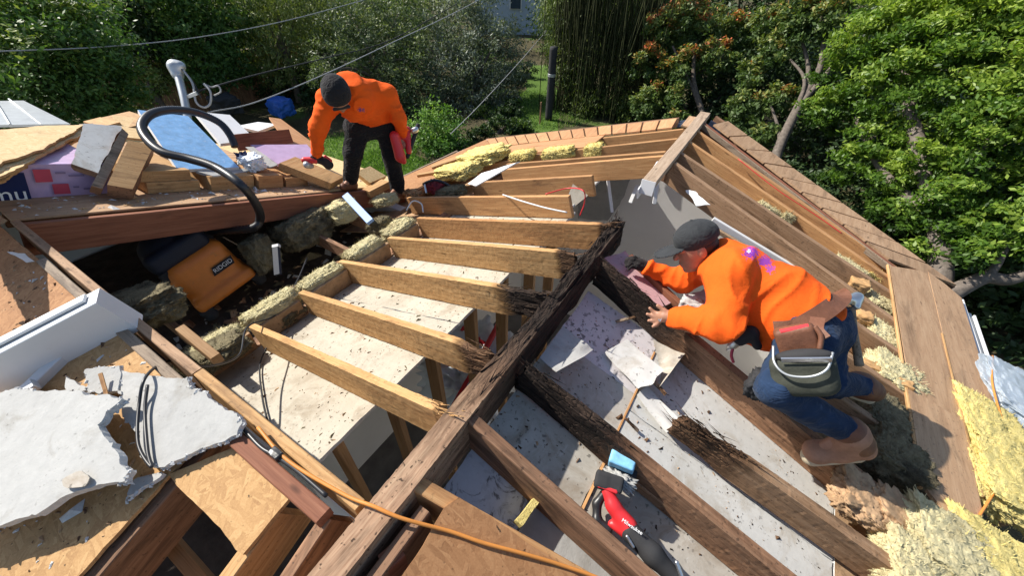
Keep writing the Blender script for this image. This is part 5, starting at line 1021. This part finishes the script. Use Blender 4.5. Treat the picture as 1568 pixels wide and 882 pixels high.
def leaves(clumps, n, size, seed, slim=.45, hang=0.0, tint_up=.35, spread=.16, twigs=34, flat=.7, shrink=.82):
    rg = np.random.default_rng(seed); C_ = np.array([c for c, r in clumps], float); r = np.array([x for c, x in clumps], float)*shrink
    k = rg.choice(len(r), n, p=r**2.2/np.sum(r**2.2)); ntw = np.maximum(12, (r*r*twigs).astype(int))
    tw = (rg.random(n)*ntw[k]).astype(int)
    key = k*100003+tw; u = np.stack([((key*2654435761 >> 4) % 65521)/65521, ((key*40503+977) % 65519)/65519, ((key*97571+31) % 65497)/65497], 1)
    ph = u[:, 0]*2*np.pi; cz = u[:, 1]*2-1; sz = np.sqrt(1-cz*cz); d = np.stack([sz*np.cos(ph), sz*np.sin(ph), cz], 1)
    rad = r[k]*(.45+.55*u[:, 2]**.5)*(1+.22*vnoise(d*2.2+k[:, None]*7.1, seed))
    p = C_[k]+d*rad[:, None]*np.array([1, 1, .92])+rg.normal(size=(n, 3))*spread*np.array([1, 1, flat])*np.clip(r[k], .5, 1.4)[:, None]
    nr = rg.normal(size=(n, 3))*.75+d*.55+np.array([0, 0, .55]); nr /= np.linalg.norm(nr, axis=1)[:, None]
    t = rg.normal(size=(n, 3)); t[:, 2] -= hang*2.2; t -= nr*np.sum(t*nr, 1)[:, None]; t /= np.linalg.norm(t, axis=1)[:, None]+1e-9; b = np.cross(nr, t)
    l = size*rg.uniform(.6, 1.25, n)[:, None]; w_ = l*slim
    bend = nr*l*.12
    v = np.stack([p-t*l*.5, p+b*w_*.5-bend, p+t*l*.5-bend*2, p-b*w_*.5-bend], 1).reshape(-1, 3)
    f = np.arange(4*n).reshape(n, 4)
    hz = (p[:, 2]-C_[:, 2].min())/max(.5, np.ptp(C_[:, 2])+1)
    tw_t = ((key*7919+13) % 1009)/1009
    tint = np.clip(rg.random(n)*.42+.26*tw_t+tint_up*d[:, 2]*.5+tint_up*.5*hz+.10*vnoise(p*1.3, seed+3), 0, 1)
    return v, f, tint
def leafobj(name, v, f, tint, mat, parent, kind=None):
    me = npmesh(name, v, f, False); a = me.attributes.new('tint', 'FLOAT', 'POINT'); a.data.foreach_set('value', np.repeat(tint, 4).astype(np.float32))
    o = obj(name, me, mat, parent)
    if kind: o['kind'] = kind
    return o
TS = [500]
def tree(name, label, cat, clumps, n, size, mat, trunks=(), tm='bark', group=None, **kw):
    TS[0] += 11; c = np.array([x for x, r in clumps]).mean(0); root = empty(name, (c[0], c[1], GZ), label, cat, group)
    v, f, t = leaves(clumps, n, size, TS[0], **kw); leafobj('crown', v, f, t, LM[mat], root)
    g = (float(c[0]), float(c[1]), GZ)
    tr = [list(t_) for t_ in trunks] or [[(g, .14), ((c[0], c[1], c[2]-.2), .08)]]
    if not trunks:
        for q, r in clumps[:6]: tr.append([((c[0], c[1], GZ+(c[2]-GZ)*.55), .07), (along((c[0], c[1], c[2]-.3), q, .5), .045), (q, .02)])
    for tt in tr:
        pts = [A_(p) for p, r in tt]
        if len(pts) == 2: pts.insert(1, (pts[0]+pts[1])/2+A_((.06, .04, 0))); rs = [tt[0][1], (tt[0][1]+tt[1][1])/2, tt[1][1]]
        else: rs = [r for p, r in tt]
        tube('trunk' if tt is tr[0] else 'limb', pts, rs, M[tm], root, n=8, ring=9)
    return root
tree('leafy_bush', 'large dark bush with sunlit top at the far left', 'bush', [((-13.045, 2.797, -0.364), 1.5), ((-12.869, 3.483, -0.492), 1.4), ((-12.590, 2.443, -1.097), 1.6), ((-12.370, 3.272, -1.297), 1.1), ((-13.110, 1.994, -0.900), 1.6), ((-13.886, 3.738, -0.116), 1.2), ((-11.896, 3.258, -1.559), .6), ((-14.047, 3.137, 0.100), 1.2)], 32000, .115, 'hedge')
tree('evergreen_tree', 'nearly black evergreen behind the far left bush', 'tree', [((-18.439, 5.974, -0.400), 1.8), ((-18.243, 6.400, -0.943), 1.5), ((-19.094, 6.626, -1.917), 1.3), ((-18.456, 6.094, 0.398), 1.8)], 12000, .15, 'dark')
tree('glossy_shrub', 'glossy leaved shrub above the grey service mast', 'shrub', [((-17.858, 7.494, -0.744), 1.5), ((-17.077, 7.849, -1.374), 1.5), ((-16.547, 7.484, -2.154), 1.1), ((-17.141, 9.041, -0.826), 1.4), ((-18.426, 7.204, -1.426), .8), ((-17.597, 8.262, 0.026), 1.6), ((-16.723, 8.337, -2.110), 1.0)], 17000, .16, 'hedge')
tree('low_shrub', 'low yellow green shrub on the lawn left of the mast', 'shrub', [((-17.160, 5.783, -2.327), .7), ((-17.945, 6.649, -2.292), .7), ((-16.307, 4.959, -2.509), .6)], 5000, .10, 'wispy')
tree('wispy_tree', 'wispy yellow green tree left of the bent worker', 'tree', [((-16.645, 9.944, -0.867), 1.6), ((-16.180, 10.530, -1.615), 1.5), ((-16.817, 9.331, -1.952), 1.2), ((-16.550, 11.972, -0.822), 1.7), ((-15.963, 9.634, -2.446), .9), ((-16.251, 10.756, 0.165), 1.8)], 15000, .18, 'wispy', slim=.22, hang=.9)
tree('olive_tree', 'dusty olive tree behind the back of the bent worker', 'tree', [((-14.815, 12.593, -0.855), 1.8), ((-13.710, 12.144, -1.791), 1.7), ((-12.342, 12.783, -2.178), 1.5), ((-13.147, 10.351, -2.001), 1.1), ((-12.668, 9.242, -2.098), .7), ((-13.560, 13.983, -0.880), 1.7), ((-11.228, 12.083, -3.284), 1.2), ((-12.301, 11.849, -2.927), 1.2)], 20000, .15, 'olive', slim=.3)
tree('silver_tree', 'silvery grey leaved tree left of the pale house', 'tree', [((-11.488, 15.108, -1.263), 1.6), ((-10.294, 15.216, -2.077), 1.6), ((-10.994, 13.886, -2.657), 1.5), ((-9.422, 14.856, -3.358), 1.3), ((-9.921, 13.659, -3.929), 1.2), ((-9.952, 16.161, -1.583), 1.1), ((-11.495, 15.885, -0.129), 1.6), ((-9.090, 15.849, -2.754), .8), ((-11.045, 12.730, -3.897), 1.0)], 24000, .15, 'silver', slim=.3, hang=.3)
tree('round_bush', 'small bright green bush beside the far left eave', 'bush', [((-8.678, 10.147, -3.360), .75), ((-8.648, 9.412, -3.997), .85), ((-7.987, 9.942, -4.134), .75), ((-8.163, 8.911, -4.594), .8), ((-7.541, 9.683, -4.500), .6), ((-8.318, 9.907, -3.645), .8)], 13000, .11, 'round', shrink=1.08)
bam = empty('bamboo_screen', ((-5.645, 16.422, -4.524)[0], (-5.645, 16.422, -4.524)[1], GZ), 'tall dense bamboo screen right of the dark pole', 'bamboo')
bc = [((-7.607, 17.020, -0.807), 1.1), ((-6.163, 17.118, -1.448), 1.2), ((-6.673, 16.389, -2.416), 1.1), ((-5.896, 17.760, -0.639), 1.3), ((-4.936, 16.922, -2.515), 1.0), ((-5.836, 16.137, -3.447), 1.0), ((-4.283, 16.438, -3.504), .8), ((-7.489, 16.708, -1.752), .8), ((-7.201, 17.310, 0.317), 1.4), ((-4.887, 17.578, -1.381), .9)]
v, f, t = leaves(bc, 62000, .15, 77, slim=.22, hang=1.2, spread=.3); leafobj('foliage', v, f, t, LM['bamboo'], bam)
rg = np.random.default_rng(5); cv, cf = [], []
q0, q1 = A_((-7.221, 15.849, -4.535)), A_((-3.568, 16.677, -4.060))
for i in range(230):
    u = rg.random(); p = q0*(1-u)+q1*u; p = A_((p[0]+rg.normal()*.25, p[1]+rg.normal()*.45, GZ)); h_ = rg.uniform(4.0, 6.0); lx, ly = rg.normal(size=2)*.12
    for z_, s_ in ((0, 0), (.5, .25), (1, 1)):
        for j in range(4): a = j*math.pi/2; cv.append((p[0]+lx*s_*h_*.5+.018*math.cos(a), p[1]+ly*s_*h_*.5+.018*math.sin(a), GZ+h_*z_))
    b = i*12
    for k_ in (0, 4):
        for j in range(4): cf.append((b+k_+j, b+k_+(j+1) % 4, b+k_+4+(j+1) % 4, b+k_+4+j))
o = obj('culms', npmesh('culms', np.array(cv), np.array(cf)), plain('bamboo_culm', (.038, .043, .016), .7, .2, var=.5), bam); o['kind'] = 'stuff'
tree('clipped_tree', 'clipped tree with reddish tips above the ridge end', 'tree', [((-3.501, 15.484, -1.758), .75), ((-3.249, 16.203, -0.959), .8), ((-2.256, 15.761, -1.747), .8), ((-2.936, 14.855, -2.784), .75), ((-2.188, 15.085, -2.505), .6), ((-2.302, 16.652, -0.554), .8), ((-1.532, 16.151, -1.339), .7), ((-3.104, 16.526, -0.245), .8), ((-3.810, 16.310, -0.644), .6), ((-2.111, 14.616, -3.109), .6)], 20000, .135, 'photinia',
     trunks=[[(((-0.718, 14.583, -3.790)[0], (-0.718, 14.583, -3.790)[1], GZ), .13), ((-1.344, 15.212, -2.911), .10), ((-2.007, 15.651, -1.990), .07), ((-2.361, 16.181, -0.965), .04)], [((-1.344, 15.212, -2.911), .07), ((-2.007, 15.510, -2.162), .05), ((-3.000, 15.916, -1.182), .03)]], tint_up=.6)
tree('clipped_tree', 'clipped tree with twisted pale trunks at the upper right', 'tree', [((-1.190, 16.285, -0.687), .75), ((-0.248, 15.889, -0.394), .8), ((0.503, 15.434, -0.132), .8), ((1.199, 15.133, 0.021), .7), ((-0.155, 15.216, -1.563), .7), ((0.164, 15.343, -0.860), .65), ((0.033, 14.550, -2.307), .7), ((0.593, 14.641, -1.961), .6), ((0.566, 13.911, -2.790), .55), ((1.553, 14.851, -0.569), .5), ((0.006, 15.964, 0.391), .8)], 21000, .135, 'photinia',
     trunks=[[(((1.391, 12.429, -3.906)[0], (1.391, 12.429, -3.906)[1], GZ), .17), ((1.155, 13.299, -3.037), .14), ((1.182, 14.106, -2.002), .12), ((1.287, 14.785, -1.129), .085), ((1.038, 15.302, -0.375), .05)], [((1.182, 14.106, -2.002), .09), ((1.069, 14.776, -1.237), .06), ((0.478, 15.402, -0.437), .035)], [((1.193, 14.125, -1.919), .08), ((1.536, 14.689, -1.003), .055), ((1.558, 14.884, -0.281), .03)], [((1.163, 13.809, -2.367), .07), ((1.070, 14.438, -1.419), .045), ((0.396, 15.031, -0.953), .025)], [((1.196, 13.327, -2.943), .06), ((0.501, 14.209, -2.055), .03)]], tm='bark_pale', tint_up=.5)
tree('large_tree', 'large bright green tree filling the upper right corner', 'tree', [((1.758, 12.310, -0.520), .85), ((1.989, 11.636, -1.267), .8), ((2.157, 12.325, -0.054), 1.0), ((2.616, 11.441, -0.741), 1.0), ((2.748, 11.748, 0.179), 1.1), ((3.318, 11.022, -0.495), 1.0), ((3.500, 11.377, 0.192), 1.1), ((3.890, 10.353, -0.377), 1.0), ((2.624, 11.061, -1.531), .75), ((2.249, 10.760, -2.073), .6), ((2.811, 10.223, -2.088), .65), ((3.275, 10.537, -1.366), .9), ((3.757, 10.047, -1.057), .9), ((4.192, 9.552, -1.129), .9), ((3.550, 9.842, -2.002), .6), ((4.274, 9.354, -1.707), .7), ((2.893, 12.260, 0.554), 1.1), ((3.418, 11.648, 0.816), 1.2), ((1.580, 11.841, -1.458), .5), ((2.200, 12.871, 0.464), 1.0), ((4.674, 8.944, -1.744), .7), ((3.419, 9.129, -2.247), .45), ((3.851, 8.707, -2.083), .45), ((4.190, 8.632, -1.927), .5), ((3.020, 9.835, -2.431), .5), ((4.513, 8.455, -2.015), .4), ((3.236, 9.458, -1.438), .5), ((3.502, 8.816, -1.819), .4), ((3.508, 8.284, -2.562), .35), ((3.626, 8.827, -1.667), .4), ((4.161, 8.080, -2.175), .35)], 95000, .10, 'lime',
     trunks=[[(((4.283, 7.141, -3.159)[0], (4.283, 7.141, -3.159)[1], GZ), .22), ((3.884, 8.361, -2.593), .16), ((3.572, 9.377, -2.053), .12), ((3.049, 10.719, -1.281), .14), ((2.379, 11.970, -0.216), .07)], [((4.038, 7.788, -2.894), .15), ((4.187, 7.933, -2.719), .12), ((4.390, 8.106, -2.544), .10), ((4.653, 8.175, -2.512), .09), ((4.954, 8.368, -2.276), .07)], [((4.390, 8.106, -2.544), .07), ((4.426, 8.259, -2.303), .05), ((4.434, 8.684, -1.811), .03)], [((3.671, 9.182, -2.190), .14), ((3.817, 9.726, -1.391), .10), ((3.716, 10.636, -0.260), .05)], [((3.635, 9.188, -2.206), .11), ((2.892, 10.444, -2.012), .07), ((2.170, 11.479, -1.398), .04)]], tm='bark_pale', tint_up=.6, twigs=26, flat=.42, spread=.17)
for i, (px, lab) in enumerate((((-28.396, 7.689, -0.027), 'dark tree mass far behind the left bush'), ((-26.838, 14.432, 0.109), 'dark tree mass far behind the glossy shrub'), ((-22.454, 20.731, 0.275), 'dark tree mass far behind the dusty olive tree'), ((-8.981, 27.357, 0.154), 'dark tree mass far behind the bamboo'), ((-2.433, 27.823, 0.391), 'dark tree mass far behind the clipped trees'), ((3.482, 25.829, 0.674), 'dark tree mass far behind the large bright tree'))):
    x, y, z = px; d_ = A_((y, -x, 0))/math.hypot(x, y)
    cl = [((x+d_[0]*s_, y+d_[1]*s_, z_), 2.3) for s_ in (-3.6, -1.2, 1.2, 3.6) for z_ in (GZ+1.6, GZ+4.6)]
    tree('background_tree', lab, 'tree', cl, 13000, .24, 'dark', group='dark trees at the back of the yard', spread=.3)
tree('shade_shrub', 'dark shrub under the large bright tree', 'shrub', [((2.454, 11.326, -3.643), .7), ((3.367, 10.696, -3.367), .8), ((2.525, 12.033, -3.217), .8), ((4.449, 10.714, -3.841), .8), ((1.722, 12.573, -3.480), .8)], 14000, .12, 'dark')
tree('shade_shrub', 'dark low shrub behind the far rake boards', 'shrub', [((-8.859, 13.077, -4.091), .8), ((-7.495, 13.325, -4.143), .7), ((-9.517, 12.239, -4.236), .7)], 9000, .11, 'dark')
tree('shade_shrub', 'dark shrub at the foot of the clipped trees', 'shrub', [((-2.827, 15.326, -3.782), .8), ((-1.508, 15.584, -3.706), .9), ((-0.407, 15.838, -3.224), 1.0), ((-0.931, 17.057, -2.313), 1.1), ((-2.572, 17.185, -3.035), 1.1)], 14000, .12, 'dark')
for i, (cl, lab) in enumerate((((((-14.581, 10.430, -3.452), 1.0), ((-13.913, 11.303, -3.540), 1.0), ((-12.777, 11.737, -3.828), 1.0)), 'dark undergrowth behind the bent person'), ((((-11.818, 12.513, -4.371), 1.0), ((-11.841, 14.766, -3.980), 1.2), ((-11.186, 16.659, -3.723), 1.3), ((-9.636, 16.236, -4.375), .9)), 'dark undergrowth below the silvery tree'), ((((-11.118, 17.960, -3.679), 1.1), ((-10.841, 19.358, -3.601), .8), ((-13.677, 18.767, -3.256), 1.5)), 'dark undergrowth in front of the pale house'), ((((-7.505, 12.198, -3.821), .6), ((-6.803, 12.640, -3.807), .45), ((-7.439, 11.081, -3.819), .6), ((-7.467, 10.174, -3.980), .5), ((-8.134, 13.616, -3.974), .7), ((-8.117, 14.317, -3.775), .6)), 'dark undergrowth just beyond the far rake'), ((((-17.292, 10.040, -3.292), 1.0), ((-16.641, 11.170, -3.167), 1.1), ((-18.622, 9.971, -2.720), 1.3)), 'dark undergrowth behind the fence'))):
    tree('shade_shrub', lab, 'shrub', list(cl), 9000, .13, 'dark', group='dark undergrowth across the yard')
for i, (cl, lab) in enumerate((((((1.104, 17.697, -1.944), 1.6), ((2.543, 16.424, -2.619), 1.5), ((2.274, 15.165, -3.509), 1.3), ((2.526, 16.699, -1.212), 1.6), ((3.354, 13.317, -3.716), 1.1)), 'dense dark tree between the clipped tree and the bright tree'),
   ((((3.725, 14.742, -2.301), 1.5), ((4.263, 14.780, -1.558), 1.6), ((4.289, 12.731, -3.183), 1.3), ((4.951, 12.699, -2.645), 1.4), ((5.339, 12.787, -1.827), 1.5), ((5.593, 11.289, -2.744), 1.3), ((5.924, 11.350, -2.095), 1.5)), 'dense dark tree behind the bright tree'),
   ((((5.632, 10.329, -3.594), 1.1), ((5.822, 9.880, -3.039), 1.2), ((5.166, 11.121, -3.622), 1.0), ((5.697, 9.000, -3.698), .9), ((4.771, 11.525, -3.841), .8)), 'dark hedge below the bright tree'),
   ((((-3.882, 18.170, -2.018), 1.4), ((-2.781, 19.025, -1.353), 1.5), ((-0.959, 18.122, -2.091), 1.4), ((-1.167, 17.372, -3.079), 1.2), ((-0.073, 17.767, -1.511), 1.4), ((-4.788, 19.167, -0.675), 1.4)), 'dense dark tree behind the clipped trees'),
   ((((-17.439, 13.882, -2.147), 1.8), ((-16.107, 15.550, -1.698), 1.8), ((-14.485, 16.300, -2.422), 1.6), ((-18.272, 12.603, -2.581), 1.5), ((-14.060, 14.312, -3.400), 1.2), ((-15.938, 12.944, -3.403), 1.2)), 'dense dark tree behind the dusty olive tree'),
   ((((-21.630, 8.534, -1.899), 1.7), ((-20.887, 10.290, -1.801), 1.8), ((-20.082, 11.729, -2.140), 1.7), ((-20.120, 6.415, -2.535), 1.2), ((-20.404, 8.435, -2.928), 1.1)), 'dense dark tree behind the service mast'))):
    tree('dense_tree', lab, 'tree', list(cl), 9000, .2, 'dark', group='dark trees at the back of the yard', shrink=1.0, twigs=60)
# wooden fence across the yard
fa, fb = A_((-18.743, 4.629, -3.900)), A_((-17.474, 11.864, -3.900)); fence = empty('wooden_fence', tuple((fa+fb)/2), 'dark wooden board fence crossing the yard', 'fence')
n_f = 52
for i in range(n_f):
    a = fa+(fb-fa)*(i/n_f); b = fa+(fb-fa)*((i+.93)/n_f); h_ = 1.85+rnd.uniform(-.02, .03)
    c = (a+b)/2; board('fence_board', (c[0], c[1], GZ+h_), (c[0], c[1], GZ+.02), float(np.linalg.norm(b-a)), .025, M['brown'], fence, up=tuple(np.cross([0, 0, 1], (fb-fa))/np.linalg.norm(fb-fa)), warp=.004)
board('fence_cap', tuple(fa+A_((0, 0, 1.90))), tuple(fb+A_((0, 0, 1.90))), .14, .03, M['grey'], fence)
tag(lump('blue_tarp', (-14.187, 8.264, -3.187), (.85, .7, .6), plain('blue_tarp_cloth', (.02, .10, .42), .5, .4, var=.2), amp=.12, freq=2), 'bright blue tarp covered bundle by the fence', 'tarp')
tag(lump('garden_pot', (-15.410, 7.051, -3.042), (.9, .8, .6), M['blackmatt'], amp=.15), 'black covered heap in front of the fence', 'heap')
# pole, mast, wires
pole = empty('dark_pole', ((-6.687, 14.415, -4.040)[0], (-6.687, 14.415, -4.040)[1], GZ), 'dark wooden pole standing in front of the bamboo', 'pole')
px_, py_ = (-6.714, 14.483, -3.814)[:2]; tube('shaft', [(px_, py_, GZ), (px_, py_, GZ+1.5), (px_, py_, GZ+2.5)], .14, M['blackmatt'], pole, ring=10); tube('band', [(px_, py_, GZ+1.55), (px_, py_, GZ+1.6), (px_, py_, GZ+1.65)], .15, M['galv'], pole, ring=10)
st_ = (-6.759, 13.838, -3.896); tag(board('garden_stake', (st_[0], st_[1], GZ+.8), (st_[0], st_[1], GZ), .05, .05, M['brown'], up=(0, -1, 0)), 'thin stake on the lawn left of the dark pole', 'stake')
mast = empty('service_mast', (-7.261, 2.872, -0.788), 'grey service mast with rounded weatherhead and loose cables', 'mast')
tube('mast_pipe', [(-7.024, 2.636, -1.131), (-7.276, 2.894, -0.698), (-7.602, 3.116, -0.336)], .055, M['galv'], mast, ring=12)
sdf('weatherhead', [('c', (-7.602, 3.108, -0.353), (-7.661, 3.146, -0.256), .085, .10), ('c', (-7.661, 3.146, -0.256), (-7.590, 3.194, -0.246), .09, .075)], .018, M['galv'], mast, k=.05)
tube('cable', [(-7.544, 3.163, -0.263), (-7.453, 3.193, -0.386), (-7.322, 3.169, -0.525), (-7.293, 3.158, -0.664)], .012, M['black'], mast)
tube('cable', [(-7.532, 3.185, -0.283), (-7.344, 3.153, -0.458), (-7.227, 3.038, -0.675), (-7.182, 3.091, -0.769), (-7.150, 3.195, -0.728), (-7.158, 3.274, -0.570), (-7.286, 3.285, -0.475)], .016, M['grey_cable'], mast)
tube('cable', [(-7.286, 3.285, -0.475), (-7.242, 3.358, -0.532), (-7.205, 3.446, -0.525), (-7.188, 3.439, -0.609), (-7.224, 3.333, -0.652)], .012, M['grey_cable'], mast)
board('bracket', (-7.392, 2.936, -0.611), (-7.233, 3.104, -0.545), .05, .05, M['galv'], mast)
def wire(pts, r, m, lab): return tag(tube('overhead_wire', pts, r, M[m], n=14, ring=6), lab, 'wire', 'overhead wires')
wire([(-10.292, 1.044, -0.072), (-11.159, 1.992, -0.258), (-11.785, 3.628, -0.473), (-12.125, 5.592, -0.575), (-12.476, 8.165, -0.524), (-12.214, 11.104, -0.186), (-12.288, 13.937, 0.123)], .012, 'grey_cable', 'upper wire crossing the left bush')
wire([(-7.157, 3.101, -0.847), (-7.632, 4.197, -1.007), (-8.215, 6.216, -0.970), (-8.747, 8.827, -0.760), (-9.181, 11.923, -0.427), (-9.426, 14.914, 0.027)], .011, 'grey_cable', 'pale wire running from the mast past the beanie')
wire([(-7.324, 3.140, -0.567), (-8.048, 4.669, -0.672), (-9.012, 6.892, -0.854), (-9.821, 9.865, -0.916), (-10.569, 14.039, -0.371)], .013, 'blackmatt', 'black service cable above the pale wire')
wire([(-6.761, 8.602, -2.729), (-7.364, 10.858, -2.587), (-8.010, 14.296, -2.012), (-8.610, 18.756, -0.917)], .012, 'grey_cable', 'steep guy wire rising behind the round bush')
# pale house far behind
hs = empty('neighbour_house', ((-17.179, 31.028, -2.959)[0], (-17.179, 31.028, -2.959)[1], GZ), 'pale blue and cream house seen between the trees', 'house')
hc = A_((-16.754, 31.270, -2.948)); d1 = A_((hc[1], -hc[0], 0)); d1 /= np.linalg.norm(d1); d0 = A_((-d1[1], d1[0], 0)); hz = GZ+6.2
def hwall(a, b, z0, z1, m, nm='wall'):
    a, b = A_(a), A_(b); n_ = np.cross([0, 0, 1], b-a); n_ /= np.linalg.norm(n_); vs = [(p[0]+n_[0]*s_, p[1]+n_[1]*s_, z) for z in (z0, z1) for p in (a, b) for s_ in (-.1, .1)]
    return obj(nm, mesh(nm, vs, [(0, 2, 3, 1), (4, 5, 7, 6), (0, 1, 5, 4), (2, 6, 7, 3), (0, 4, 6, 2), (1, 3, 7, 5)]), m, hs)
bl, crm = plain('blue_siding', (.40, .47, .56), .7, .3, var=.06), plain('cream_wall', (.58, .54, .43), .8, .2, var=.06)
hwall(hc-d1*4.5, hc+d1*.2, GZ, hz, bl); hwall(hc+d1*.2, hc+d1*5+d0*2, GZ, hz, crm); hwall(hc-d1*4.5, hc-d1*4.5+d0*6, GZ, hz, bl)
for k_, z_ in ((-1.6, 4.5), (-1.6, 1.6), (.9, 4.4)):
    q = hc+d1*k_-d0*.13+(d0*.35 if k_ > 0 else 0); wd = hwall(q-d1*.45, q+d1*.45, GZ+z_, GZ+z_+1.2, M['paint'], 'window_frame'); q2 = q-d0*.06
    pn = obj('pane', mesh('pane', [tuple(q2+d1*s_-d0*.06+A_((0, 0, GZ+z_+dz))) for s_, dz in ((-.37, .08), (.37, .08), (.37, 1.12), (-.37, 1.12))], [(0, 1, 2, 3)]), plain('window_glass', (.04, .06, .09), .1, .8), wd)
rf = [tuple(hc-d1*5-d0*.5+A_((0, 0, hz))), tuple(hc+d1*5.5-d0*.5+A_((0, 0, hz))), tuple(hc+d1*5.5+d0*7+A_((0, 0, hz+1.5))), tuple(hc-d1*5+d0*7+A_((0, 0, hz+1.5)))]
slab('roof', rf, .15, M['grey'], hs)
# grey shed roof at the far left
sr = empty('shed', ((-8.637, 1.247, -0.672)[0], (-8.637, 1.247, -0.672)[1], GZ), 'grey metal roofed shed at the far left', 'shed')
rp_ = [(-7.860, 0.217, -0.378), (-9.423, 0.830, -0.556), (-9.707, 1.620, -0.717), (-8.024, 1.626, -0.814)]
slab('metal_roof', rp_, .03, M['galv'], sr)
for t_ in (.2, .4, .6, .8): board('roof_seam', tuple(A_(along(rp_[0], rp_[3], t_))+A_((0, 0, .02))), tuple(A_(along(rp_[1], rp_[2], t_))+A_((0, 0, .02))), .02, .03, M['galv'], sr)
for a, b in ((rp_[0], rp_[3]), (rp_[3], rp_[2])):
    a2, b2 = A_(a), A_(b); vs = [(a2[0], a2[1], GZ), (b2[0], b2[1], GZ), (b2[0], b2[1], b2[2]-.05), (a2[0], a2[1], a2[2]-.05)]
    obj('wall', mesh('wall', vs, [(0, 1, 2, 3)]), M['grey'], sr)
# lawn blades on the sunlit patches
rg = np.random.default_rng(9); n_g = 26000
cs_ = [((-10.342, 7.644, -3.900), 2.2), ((-7.882, 15.517, -3.900), 2.6), ((-23.664, 8.449, -3.900), 2.0), ((-8.615, 7.380, -3.900), 1.6)]
kk = rg.integers(0, len(cs_), n_g); cc = np.array([c for c, r in cs_])[kk]; r_ = np.array([r for c, r in cs_])[kk]; an = rg.random(n_g)*2*np.pi; rr_ = r_*np.sqrt(rg.random(n_g))
p = np.stack([cc[:, 0]+rr_*np.cos(an), cc[:, 1]+rr_*np.sin(an), np.full(n_g, GZ)], 1); h_ = rg.uniform(.04, .11, n_g); w_ = .012; yaw = rg.random(n_g)*np.pi; ln = rg.normal(size=(n_g, 2))*.03
dx = np.stack([np.cos(yaw)*w_, np.sin(yaw)*w_, np.zeros(n_g)], 1); top = p+np.stack([ln[:, 0], ln[:, 1], h_], 1)
v = np.stack([p-dx, p+dx, top+dx*.3, top-dx*.3], 1).reshape(-1, 3)
lo_ = leafobj('lawn_grass', v, np.arange(4*n_g).reshape(n_g, 4), rg.random(n_g), LM['round'], None); tag(lo_, 'short sunlit lawn grass behind the house', 'grass', None, 'stuff')
